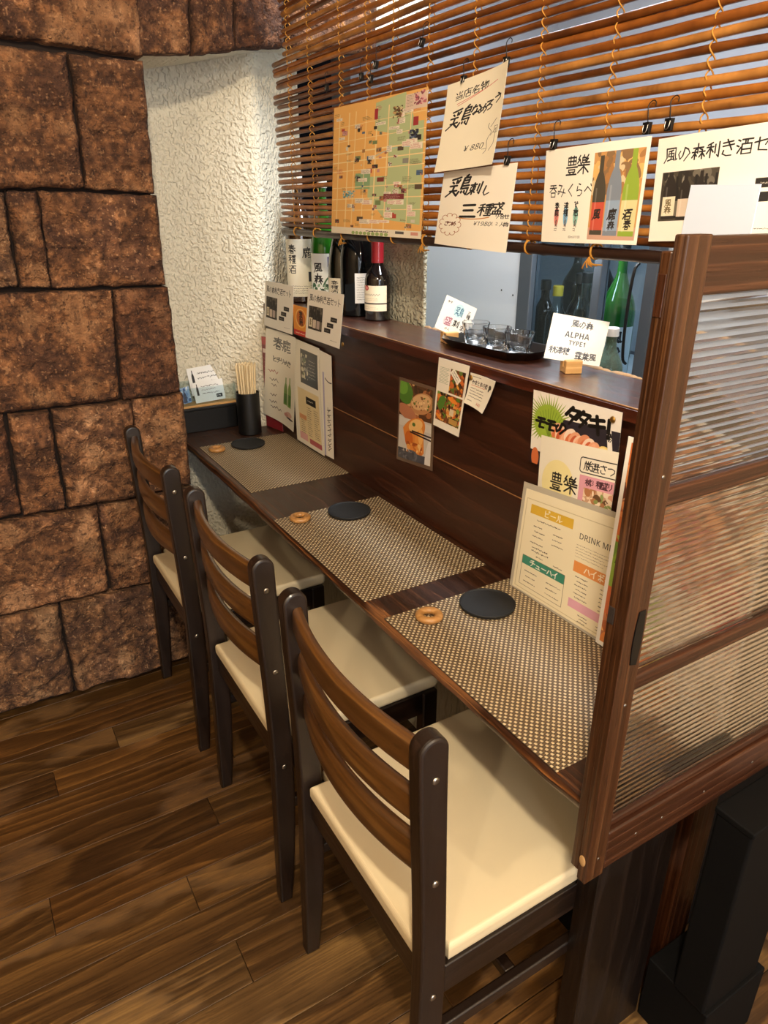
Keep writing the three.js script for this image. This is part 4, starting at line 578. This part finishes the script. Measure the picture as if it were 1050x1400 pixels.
{ // laminated drinks menu
  const dP = print(760, 720, '#ece2c4', (c, w, h) => {
    rect(c, 60, 90, 330, 62, '#d9b13e'); hand(c, 'ビール', 165, 98, 46, 6, '#f8efd4'); const it = (x, y, w2, n, dy, s) => { for (let i = 0; i < n; i++) { lines(c, x + (i % 2) * 12, y + i * dy, w2 * 0.35, 1, 16, '#3a342a', s + i, 5); lines(c, x + w2 * 0.62, y + i * dy + 4, w2 * 0.38, 1, 16, '#4a4236', s + 40 + i, 5); } };
    lines(c, 120, 185, 200, 1, 18, '#3a342a', 5, 5); it(100, 230, 250, 3, 34, 60); lines(c, 90, 345, 130, 1, 16, '#2e2820', 8, 6); lines(c, 110, 375, 160, 2, 24, '#2e2820', 9, 6); it(150, 430, 220, 1, 34, 90);
    rect(c, 50, 455, 330, 62, '#3f8a74'); hand(c, 'チューハイ', 110, 465, 44, 6, '#f3efe0', { gap: 1.02 }); c.strokeStyle = '#7a7258'; c.lineWidth = 3; c.strokeRect(50, 455, 330, 215); it(80, 560, 280, 3, 38, 120);
    c.fillStyle = '#2a2620'; c.font = '50px sans-serif'; c.fillText('DRINK MENU', 440, 190); lines(c, 430, 230, 250, 5, 18, '#8a8068', 4, 3); rect(c, 430, 330, 330, 68, '#e0924e'); hand(c, 'ハイボール', 500, 340, 46, 6, '#f8ead4', { gap: 1.02 }); it(450, 425, 280, 6, 26, 150); rect(c, 425, 575, 335, 56, '#dda6ba'); it(500, 655, 200, 3, 20, 190); c.strokeStyle = '#c9bd98'; c.strokeRect(20, 60, 720, 640);
  });
  const t = thing('drinks_menu', 'laminated cream drinks menu with yellow, teal and orange headings, on the counter', 'menu');
  sheet('print', '', '', onWall(0.922, -0.978, 0.931, -0.716, 0.955, -0.704, 0.71, -0.989, 0.706, 0.915), dP, { parent: t, gloss: 0.7, rough: 0.4 });
  sheet('laminate', 'clear laminate border', '', onWall(0.9235, -0.988, 0.942, -0.706, 0.966, -0.694, 0.702, -0.999, 0.7015, 0.9165), print(32, 32, '#b9b2a2', () => {}), { parent: t, gloss: 0.8, rough: 0.3 });
}
sheet('dish_poster', 'white bordered food poster with green and orange dishes, standing behind the screen glass', 'poster', onWall(0.913, -0.741, 1.105, -0.49, 1.105, -0.488, 0.705, -0.745, 0.705, 0.908), print(420, 640, '#f3efe6', (c, w, h) => {
  rect(c, 14, 14, 392, 612, '#b5704a'); bits(c, 14, 14, 392, 300, 120, ['#c9703c', '#8a4a28', '#d9935c', '#6b3a22', '#e0b080'], 14, 50, 3); bits(c, 14, 14, 120, 300, 40, ['#cf7038', '#d98a50', '#b85a2c'], 14, 40, 4); rect(c, 14, 300, 110, 220, '#6f8f34'); bits(c, 14, 280, 110, 250, 60, ['#8aa83c', '#4f6f26', '#a8b85a'], 10, 36, 5); bits(c, 120, 300, 290, 320, 150, ['#d8d0c4', '#f0ece2', '#a89c90', '#7a6e64', '#c8b8a8'], 12, 44, 6); rect(c, 300, 230, 106, 190, '#b03a34'); bits(c, 300, 230, 106, 190, 30, ['#c8483c', '#8a2c2a', '#e0a090'], 10, 30, 7); bits(c, 14, 520, 200, 106, 50, ['#d9823c', '#a8582c', '#e6a868'], 10, 34, 8); rect(c, 14, 440, 100, 90, '#c8683a');
}), { gloss: 0.4, rough: 0.45, th: 0.0012 });
const pin = (x, y, z, label) => { const t = tag(mesh('thumbtack', tr(lathe([[0, 0.003], [0.003, 0.0028], [0.0055, 0.0016], [0.006, 0], [0, 0]], 16).rotateZ(Math.PI / 2), x, y, z), M.brass), label, 'thumbtack'); return t; };
pin(0.93, 1.114, -1.186, 'brass thumbtack at the upper left of the small curling note'); pin(0.93, 1.118, -0.792, 'brass thumbtack at the upper right of the chicken thigh flyer'); pin(0.922, 1.098, -1.757, 'brass thumbtack at the lower right of the right tasting card');

// ---------------------------------------------------------------- place settings
const CT = 0.7003;
const weave = (bump) => tex(128, 128, (x, y) => {   // two by two cells of basket weave
  const cx = x * 2, cy = y * 2, ix = Math.floor(cx), iy = Math.floor(cy), fx = cx - ix - 0.5, fy = cy - iy - 0.5, over = (ix + iy) % 2 === 0;
  const along = over ? fx : fy, across = over ? fy : fx, hgt = (1 - 3.2 * along * along) * (1 - smooth(0.36, 0.5, Math.abs(across)));
  if (bump) { const v = 255 * clamp(0.15 + 0.8 * hgt); return [v, v, v]; }
  const fib = 0.85 + 0.3 * vn(across * 40 + ix * 9, along * 3 + iy * 5, 401); let c = over ? [206, 188, 152] : [104, 84, 62]; c = mix3([44, 33, 25], c, clamp(hgt * 1.25)); return [clamp(c[0] * fib, 0, 255), clamp(c[1] * fib, 0, 255), clamp(c[2] * fib, 0, 255)];
}, { srgb: !bump, rep: 1 / 0.0118, repY: 1 / 0.0118 });
const matMat = phys({ map: weave(false), bumpMap: weave(true), bumpScale: 0.0012, roughness: 0.46, clearcoat: 0.15, clearcoatRoughness: 0.4 });
const MATS = [['farthest brown woven placemat, beside the black box', 0.632, -2.272, -1.77], ['middle woven placemat, between the nearest and the farthest', 0.612, -1.58, -1.098], ['nearest woven placemat, beside the wooden screen', 0.614, -1.022, -0.535]];
const matGeo = box(0, 0.319, 0, 0.0016, 0, 0.482, 0.0006, 0);
MATS.forEach(([label, x, z0], i) => tag(mesh('placemat', matGeo, matMat), label, 'placemat').position.set(x, CT, z0));
const coasterGeo = lathe([[0, 0], [0.053, 0], [0.0565, 0.002], [0.0575, 0.0075], [0.0565, 0.0085], [0.0545, 0.0078], [0.053, 0.0048], [0.03, 0.0044], [0, 0.0044]], 56);
const ringGeo = gu(new THREE.TorusGeometry(0.0195, 0.0085, 14, 40).rotateX(Math.PI / 2).scale(1, 0.86, 1), 0);
[['far', 0.784, -2.208, 0.672, -2.200], ['middle', 0.805, -1.52, 0.672, -1.541], ['near', 0.82, -0.955, 0.69, -0.975]].forEach(([w, x, z, rx, rz], i) => {
  const where = ['farthest placemat', 'middle placemat', 'nearest placemat'][i];
  const c = mesh('coaster', coasterGeo, M.slate); c.position.set(x, CT + 0.0016, z); tag(c, 'round black rimmed coaster on the ' + where, 'coaster');
  const r = mesh('chopstick_ring', ringGeo, M.ring); r.position.set(rx, CT + 0.0016 + 0.0073, rz); r.rotation.y = i * 1.3; tag(r, 'small turned wooden ring lying on the ' + where, 'chopstick rest');
});

// ---------------------------------------------------------------- far end of the counter
{
  const t = thing('storage_box', 'long low black box at the far end of the counter against the plaster', 'box', [0, CT, 0]);
  mesh('body', [box(0.558, 0.868, 0, 0.004, -2.522, -2.447, 0.001), box(0.558, 0.868, 0, 0.078, -2.453, -2.447, 0.0015), box(0.558, 0.838, 0, 0.078, -2.522, -2.516, 0.0015), box(0.558, 0.564, 0, 0.078, -2.522, -2.447, 0.001), box(0.832, 0.838, 0, 0.078, -2.522, -2.447, 0.001)], M.black, t);
  mesh('lid', box(0.556, 0.84, 0.079, 0.09, -2.524, -2.443, 0.003), M.black, t);
  const y = CT + 0.0905, h = thing('card_holder', 'clear acrylic card holder with a wooden base strip, on top of the black box', 'card holder', [0, y, 0]);
  const ac = phys({ color: 0xf2f8fa, transmission: 1, thickness: 0, roughness: 0.05 });
  mesh('front_panel', box(0.622, 0.84, 0.008, 0.07, -2.452, -2.45, 0), ac, h); mesh('back_panel', box(0.622, 0.84, 0.008, 0.085, -2.512, -2.51, 0), ac, h); mesh('side_panel', box(0.622, 0.624, 0.008, 0.075, -2.51, -2.452, 0), ac, h); mesh('side_panel', box(0.838, 0.84, 0.008, 0.075, -2.51, -2.452, 0), ac, h);
  mesh('base', box(0.62, 0.842, 0, 0.008, -2.514, -2.448, 0.001, 0), M.pale, h);
  const cp = (s) => print(300, 170, '#f6f6f4', (c) => { bottlePic(c, 40, 110, 22, 95, '#1c1c20', null); lines(c, 80, 40, 190, 3, 30, '#4a4a50', s, 5); rect(c, 215, 118, 60, 30, '#2a2a30'); lines(c, 222, 133, 46, 1, 20, '#f4f4f4', s + 2, 6); });
  sheet('card', 'taller white sake card at the back of the clear acrylic holder', 'card', [[0.682, y + 0.128, -2.506], [0.81, y + 0.138, -2.506], [0.816, y + 0.042, -2.49], [0.69, y + 0.032, -2.49]], cp(3), { gloss: 0.3, th: 0.001 });
  sheet('card', 'lower white sake card standing in front within the clear acrylic holder', 'card', [[0.688, y + 0.082, -2.475], [0.8, y + 0.088, -2.475], [0.803, y + 0.016, -2.462], [0.693, y + 0.011, -2.462]], cp(5), { gloss: 0.3, th: 0.001 });
  sheet('card', 'small blue picture card at the left of the clear acrylic holder', 'card', [[0.63, y + 0.068, -2.47], [0.675, y + 0.074, -2.475], [0.678, y + 0.018, -2.462], [0.632, y + 0.014, -2.458]], print(100, 120, '#8fb0d8', (c) => { bits(c, 0, 0, 100, 120, 30, ['#dbe6f2', '#3a5a94', '#6f94c8'], 6, 20, 3); bottlePic(c, 55, 115, 26, 95, '#26385a', null); }), { gloss: 0.5, th: 0.001 });
}
{
  const t = thing('chopstick_cup', 'tall black cup holding the wooden chopsticks at the far counter end', 'cup', [0.845, CT, -2.345]);
  mesh('cup', lathe([[0, 0], [0.039, 0], [0.041, 0.003], [0.0415, 0.148], [0.0395, 0.15], [0.037, 0.148], [0.0365, 0.006], [0, 0.006]], 40), M.black, t);
  const r = rng(17), st = gu(lathe([[0, 0], [0.0022, 0.001], [0.0036, 0.24], [0.003, 0.2425], [0, 0.2425]], 8), 1), spots = [];
  for (let k = 0; spots.length < 30 && k < 4000; k++) { const a = r() * 6.283, q = Math.sqrt(r()) * 0.031; const p = [Math.cos(a) * q, Math.sin(a) * q]; if (spots.every((s) => Math.hypot(s[0] - p[0], s[1] - p[1]) > 0.0078)) spots.push(p); }
  spots.forEach(([x, z], i) => { const o = mesh('chopstick', st, M.chopstick); o.position.set(0.845 + x * 0.78, CT + 0.0065, -2.345 + z * 0.78); o.rotation.z = -x * 0.46 / 0.24; o.rotation.x = z * 0.46 / 0.24; tag(o, 'pale wooden chopstick standing in the black cup', 'chopstick', 'wooden chopsticks in the black cup'); });
}

// ---------------------------------------------------------------- things on the ledge
const LT = 1.1453;
const bottleProf = (R, H, neck, sh, nb) => { const p = [[0, 0.003], [R * 0.5, 0.001], [R * 0.92, 0], [R, R * 0.1], [R, H * sh]]; for (let k = 1; k <= 10; k++) { const s = k / 10; p.push([lerp(R, neck, smooth(0, 1, s)), lerp(H * sh, H * nb, s)]); } p.push([neck, H * 0.93], [neck * 1.16, H * 0.935], [neck * 1.16, H * 0.965], [neck, H * 0.97], [neck, H * 0.985], [0, H * 0.985]); return p; };
const darkGlass = (c, att, d) => phys({ color: c, roughness: 0.06, transmission: 1, thickness: 0.05, ior: 1.45, attenuationColor: new THREE.Color(att), attenuationDistance: d });
const GL = { black: phys({ color: 0x08090a, roughness: 0.08, specularIntensity: 0.7 }), dkgreen: phys({ color: 0x0a0f08, roughness: 0.08, clearcoat: 1, clearcoatRoughness: 0.04 }), green: phys({ color: 0x2d7a1e, roughness: 0.07, clearcoat: 1, clearcoatRoughness: 0.04, transmission: 0.35, thickness: 0 }), brown: phys({ color: 0x3a2410, roughness: 0.08, clearcoat: 1, clearcoatRoughness: 0.04 }), wine: phys({ color: 0x0e0a0b, roughness: 0.07, clearcoat: 1, clearcoatRoughness: 0.04 }), clear: phys({ color: 0xe8f2f0, roughness: 0.05, transmission: 1, thickness: 0 }) };
function bottle(name, label, x, y, z, R, H, glass, { neck = 0.013, sh = 0.6, nb = 0.82, cap, capMat, capLong = 0.03, lab, labTex, group, cat = 'bottle', face = 0 } = {}) {
  const t = thing(name, label, cat, [x, y, z], Math.atan2(-x, -z) + face, group);   // label turned to the room
  mesh('glass', lathe(bottleProf(R, H, neck, sh, nb), 48), glass, t);
  if (capMat) mesh('cap', tr(lathe([[neck * 1.22, 0], [neck * 1.24, capLong - 0.003], [neck * 1.1, capLong], [0, capLong]], 32), 0, H - capLong, 0), capMat, t);
  if (lab) { const [y0, y1, arc] = lab, g = new THREE.CylinderGeometry(R + 0.0006, R + 0.0006, y1 - y0, 40, 1, true, -arc / 2, arc); mesh('label', tr(g, 0, (y0 + y1) / 2, 0), phys({ map: labTex, roughness: 0.6, side: THREE.DoubleSide }), t); }
  return t;
}
const labA = print(420, 640, '#efe8d2', (c, w, h) => { hand(c, '純米酒'.replace('純', '春').replace('米', '種'), 60, 60, 92, 9, INK, { vert: true, gap: 1.2 }); hand(c, '鹿', 230, 90, 110, 10, INK, {}); rect(c, 290, 360, 90, 110, '#3a3a40'); lines(c, 60, 520, 300, 4, 26, '#5a5148', 4, 5); });
const labB = print(420, 520, '#edf0ea', (c) => { rect(c, 250, 40, 60, 130, '#4a3f7a'); hand(c, '風森', 60, 120, 120, 15, INK, { vert: true, gap: 1.15 }); c.strokeStyle = '#3f6a4a'; c.lineWidth = 20; c.beginPath(); c.moveTo(190, 420); c.quadraticCurveTo(250, 260, 330, 300); c.stroke(); bits(c, 20, 380, 380, 120, 30, ['#3f6a4a', '#8aa88a', '#26402c'], 10, 30, 6); });
const labC = print(360, 420, '#f2f4f6', (c) => { lines(c, 40, 60, 280, 10, 34, '#6a7484', 6, 6); });
const labD = print(480, 420, '#efe6cf', (c) => { blob(c, 150, 40, 46, 44, '#a8303a'); blob(c, 150, 40, 30, 28, '#d98a86'); c.strokeStyle = '#6a5a4a'; c.lineWidth = 5; c.beginPath(); c.moveTo(90, 150); for (let i = 0; i < 14; i++) c.quadraticCurveTo(100 + i * 20, i % 2 ? 120 : 175, 110 + i * 20, 150); c.stroke(); lines(c, 110, 215, 240, 2, 26, '#8a7a66', 5, 4); rect(c, 0, 285, 480, 22, '#1c1416'); lines(c, 80, 355, 300, 2, 26, '#8a7a66', 8, 4); });
bottle('sake_bottle', 'large brown sake bottle with a tall cream label, leftmost on the ledge', 1.075, LT, -2.345, 0.05, 0.4, GL.brown, { lab: [0.02, 0.205, 2.6], labTex: labA, capMat: M.cream });
bottle('sake_bottle', 'green sake bottle with a white printed label, second from the left on the ledge', 1.1, LT, -2.215, 0.045, 0.39, GL.green, { lab: [0.04, 0.165, 2.4], labTex: labB, sh: 0.45, capMat: M.cream });
bottle('sake_bottle', 'dark green bottle with sloping shoulders, third from the left on the ledge', 1.095, LT, -2.075, 0.047, 0.39, GL.dkgreen, { sh: 0.3, nb: 0.85, lab: [0.02, 0.1, 2.6], labTex: labA, capMat: M.black });
bottle('sake_bottle', 'large black sake bottle with a narrow white back label, left of the red capped bottle', 1.075, LT, -1.945, 0.051, 0.4, GL.black, { sh: 0.38, lab: [0.04, 0.125, 1.0], labTex: labC, capMat: M.black, face: 0.35 });
bottle('wine_bottle', 'dark wine bottle with a red capsule and cream label, rightmost on the ledge', 1.078, LT, -1.83, 0.0375, 0.252, GL.wine, { sh: 0.44, nb: 0.66, neck: 0.0145, capMat: phys({ color: 0xa8202e, roughness: 0.35, clearcoat: 0.4 }), capLong: 0.094, lab: [0.028, 0.098, 2.5], labTex: labD, face: -0.5 });
// card stands
function cardStand(x, z, turn, label, clabel, tx, roll, w, h) {
  const t = thing('card_stand', label, 'card stand', [x, LT, z], turn);
  mesh('block', [box(-0.017, 0.017, 0, 0.013, -0.017, 0.017, 0.0015, 0), box(-0.017, 0.017, 0.012, 0.026, 0.003, 0.017, 0.0015, 0), box(-0.017, 0.017, 0.012, 0.026, -0.017, -0.001, 0.0015, 0)], M.pale, t);
  const m = new THREE.Matrix4().makeRotationY(turn).setPosition(x, LT, z), P = (u, v) => { const c = Math.cos(roll), s = Math.sin(roll), a = u * c - v * s, b = u * s + v * c; const q = new THREE.Vector3(a, 0.02 + b * 0.985, 0.001 - b * 0.1).applyMatrix4(m); return [q.x, q.y, q.z]; };
  sheet('card', clabel, 'card', [P(-w / 2, h), P(w / 2, h), P(w / 2, 0), P(-w / 2, 0)], tx, { th: 0.0012, gloss: 0.6, rough: 0.4 });
}
cardStand(1.035, -1.412, -0.2, 'small pale wooden block card stand left of the glasses', 'tilted white card with blue, pink and black handwriting, left of the glasses', print(320, 300, '#f4f4f0', (c) => { blob(c, 165, 85, 50, 60, '#bfe0ea'); blob(c, 95, 205, 45, 45, '#f0d0da'); glyph(c, '鶏', 130, 50, 78, 6, '#3a6a8a'); glyph(c, '盛', 65, 165, 70, 6, '#8a4a62'); glyph(c, '刺', 150, 165, 60, 7, INK); hand(c, '三種', 250, 50, 34, 4, INK, { vert: true }); hand(c, 'うまく', 225, 130, 52, 6, INK, { vert: true }); hand(c, 'キタ', 30, 30, 24, 3, INK); hand(c, 'の人', 90, 255, 24, 3, INK); }), -0.42, 0.088, 0.082);
cardStand(1.045, -1.012, -0.42, 'small pale wooden block card stand right of the glasses', 'white card with black handwriting reading ALPHA TYPE1, right of the glasses', print(420, 320, '#f6f6f2', (c) => { hand(c, '風の森', 150, 25, 50, 6, INK, { gap: 1.05 }); c.fillStyle = INK; c.fillStyle = INK; c.font = 'bold 58px sans-serif'; c.fillText('ALPHA', 115, 150); c.font = 'bold 46px sans-serif'; c.fillText('TYPE1', 155, 202); hand(c, '秋津穂', 25, 225, 48, 6, INK, { gap: 1.05 }); hand(c, '露葉風', 220, 240, 52, 6, INK, { gap: 1.05 }); }), -0.17, 0.118, 0.088);
{ // tray with three small glasses
  const t = thing('serving_tray', 'black tray with cut corners carrying three small glasses on the ledge', 'tray', [1.055, LT, -1.262], 0.06);
  const oct = (hx, hz, c, y) => [[-hx + c, y, -hz], [hx - c, y, -hz], [hx, y, -hz + c], [hx, y, hz - c], [hx - c, y, hz], [-hx + c, y, hz], [-hx, y, hz - c], [-hx, y, -hz + c]];
  const loops = [oct(0.05, 0.12, 0.028, 0.0), oct(0.068, 0.142, 0.034, 0.019), oct(0.07, 0.144, 0.035, 0.022), oct(0.066, 0.14, 0.033, 0.021), oct(0.049, 0.119, 0.028, 0.004)], pos = [], idx = [];
  loops.forEach((l) => l.forEach((p) => pos.push(...p))); for (let k = 0; k < 4; k++) for (let i = 0; i < 8; i++) { const a = k * 8 + i, b = k * 8 + (i + 1) % 8; idx.push(a, a + 8, b, b, a + 8, b + 8); }
  for (let i = 1; i < 7; i++) { idx.push(0, i, i + 1); idx.push(32, 32 + i + 1, 32 + i); }
  const g = new THREE.BufferGeometry(); g.setAttribute('position', new THREE.Float32BufferAttribute(pos, 3)); g.setIndex(idx); g.setAttribute('uv', new THREE.Float32BufferAttribute(new Float32Array(pos.length / 3 * 2), 2)); const f = g.toNonIndexed(); f.computeVertexNormals();
  mesh('body', f, phys({ color: 0x0b0b0c, roughness: 0.3, clearcoat: 0.4, side: THREE.DoubleSide }), t);
  const gg = lathe([[0, 0], [0.021, 0], [0.024, 0.003], [0.029, 0.03], [0.033, 0.05], [0.0325, 0.051], [0.0315, 0.05], [0.0272, 0.03], [0.0215, 0.012], [0, 0.01]], 40), p = gg.attributes.position;
  for (let i = 0; i < p.count; i++) { const x = p.getX(i), y = p.getY(i), z = p.getZ(i), rr = Math.hypot(x, z); if (y > 0.001 && y < 0.034 && rr > 0.02) { const a = Math.atan2(z, x), k = 1 - 0.035 * Math.abs(Math.sin(a * 5)); p.setX(i, x * k); p.setZ(i, z * k); } } gg.computeVertexNormals();
  const gm = phys({ color: 0xffffff, transmission: 1, thickness: 0.004, roughness: 0.02, ior: 1.5 });
  [['leftmost', -1.345], ['middle', -1.262], ['rightmost', -1.182]].forEach(([w, z], i) => { const o = mesh('glass_cup', gg, gm); o.position.set([1.062, 1.058, 1.055][i], LT + 0.0045, z); tag(o, w + ' of the three small clear glasses on the black tray', 'glass'); });
}

// ---------------------------------------------------------------- glass door fridge in the kitchen
{
  const fx = 1.5, t = thing('fridge', 'pale blue grey glass door fridge seen under the blind', 'fridge', [0, 0, 0]);
  const white = std(0xe6eef6, 0.4), grey = std(0x6d757e, 0.35, { metalness: 0.5 }), inner = std(0xdfeaf2, 0.5);
  mesh('cabinet', [box(fx + 0.03, 2.0, 0.2, 0.98, -2.25, -1.2, 0), box(fx + 0.55, fx + 0.58, 0.98, 1.42, -2.25, -1.2, 0), box(fx + 0.03, fx + 0.58, 1.4, 1.46, -2.25, -1.2, 0), box(fx + 0.03, fx + 0.58, 0.98, 1.4, -1.215, -1.195, 0), box(fx + 0.03, fx + 0.58, 0.98, 1.4, -2.25, -2.23, 0)], inner, t);
  const door = mesh('white_door', box(fx, fx + 0.028, 0.3, 1.5, -2.24, -1.702, 0.006), white, t);
  for (const [y, z] of [[1.21, -1.78], [1.2, -1.725]]) mesh('rivet', tr(lathe([[0, 0.001], [0.0025, 0.0008], [0.003, 0], [0, 0]], 10).rotateZ(Math.PI / 2), fx - 0.0003, y, z), M.black, door);
  mesh('frame', [box(fx - 0.006, fx + 0.028, 0.3, 1.5, -1.7, -1.645, 0.004), box(fx - 0.004, fx + 0.028, 0.3, 1.5, -1.405, -1.377, 0.003), box(fx - 0.004, fx + 0.028, 0.3, 1.5, -1.235, -1.2, 0.003), box(fx - 0.002, fx + 0.026, 0.9, 0.985, -1.645, -1.235, 0.003), box(fx - 0.002, fx + 0.026, 1.37, 1.5, -1.645, -1.235, 0.003)], grey, t);
  mesh('handle', tube([[fx + 0.002, 1.32, -1.262], [fx - 0.01, 1.31, -1.262], [fx - 0.01, 1.08, -1.262], [fx + 0.002, 1.07, -1.262]], 0.004, 30, 8), M.black, t);
  const pane = phys({ color: 0xeef6fa, transmission: 1, thickness: 0, roughness: 0.03 });
  mesh('glass_door', box(fx + 0.012, fx + 0.015, 0.985, 1.37, -1.645, -1.405, 0), pane, t); mesh('glass_door', box(fx + 0.018, fx + 0.021, 0.985, 1.37, -1.377, -1.235, 0), pane, t);
  mesh('lamp_tube', tr(cyl(0.009, 0.009, 0.4).rotateX(Math.PI / 2), fx + 0.08, 1.375, -1.44), new THREE.MeshStandardMaterial({ color: 0xffffff, emissive: WHITE, emissiveIntensity: 5 }), t);
  const L = new THREE.RectAreaLight(WHITE, FRIDGE_LIGHT, 0.03, 0.4); L.position.set(fx + 0.08, 1.362, -1.44); L.lookAt(fx + 0.16, 0.9, -1.44); scene.add(L);
  const sh = 0.981;
  bottle('sake_bottle', 'big bright green sake bottle with a white label inside the fridge', fx + 0.125, sh, -1.42, 0.05, 0.385, phys({ color: 0x1f7a1c, roughness: 0.07, clearcoat: 1, clearcoatRoughness: 0.05, transmission: 0.3, thickness: 0 }), { lab: [0.02, 0.16, 2.4], labTex: print(320, 460, '#e4edf2', (c) => { hand(c, '風の森', 110, 40, 110, 16, INK, { vert: true, gap: 1.1 }); }), capMat: M.black, sh: 0.5 });
  bottle('sake_bottle', 'dark green bottle at the back left inside the fridge', fx + 0.36, sh, -1.82, 0.046, 0.37, GL.dkgreen, { capMat: M.black });
  bottle('sake_bottle', 'black bottle with a black cap in the middle inside the fridge', fx + 0.12, sh, -1.565, 0.034, 0.29, GL.black, { capMat: M.black });
  bottle('sake_bottle', 'tall dark bottle beside the fridge door bar, left half', fx + 0.25, sh, -1.6, 0.045, 0.38, GL.black, { capMat: M.black });
  bottle('sake_bottle', 'clear bottle with a black cap beside the fridge door bar', fx + 0.075, sh, -1.497, 0.03, 0.3, GL.clear, { capMat: M.black });
  bottle('sake_bottle', 'clear bottle with a yellow cap at the left inside the fridge', fx + 0.1, sh, -1.635, 0.032, 0.25, GL.clear, { capMat: std(0xd8c23a, 0.5) });
  bottle('sake_bottle', 'dark bottle at the far left inside the fridge beside the grey frame', fx + 0.12, sh, -1.71, 0.034, 0.26, GL.black, { capMat: M.black });
  bottle('water_bottle', 'clear plastic bottle with a white cap, behind the ALPHA card', 1.33, 0.93, -1.168, 0.034, 0.26, phys({ color: 0x9fb8a4, roughness: 0.08, transmission: 0.75, thickness: 0 }), { capMat: std(0xf4f6f6, 0.5), sh: 0.62, neck: 0.0125, nb: 0.86, capLong: 0.02 });
  { const w = thing('prep_table', 'steel kitchen table below the ledge in front of the fridge', 'table', [1.3, 0, -1.4]); mesh('top', box(-0.13, 0.13, 0.9, 0.929, -0.25, 0.6, 0.004), M.steel, w); for (const sx of [-1, 1]) for (const z of [-0.22, 0.55]) mesh('leg', box(sx * 0.11 - 0.015, sx * 0.11 + 0.015, 0, 0.9, z - 0.015, z + 0.015, 0.004), M.steel, w); }
}

scene.traverse((o) => { if (o.isMesh) { o.castShadow = true; o.receiveShadow = true; } if (o.isLight && o.shadow) o.castShadow = true; });
renderer.render(scene, camera);
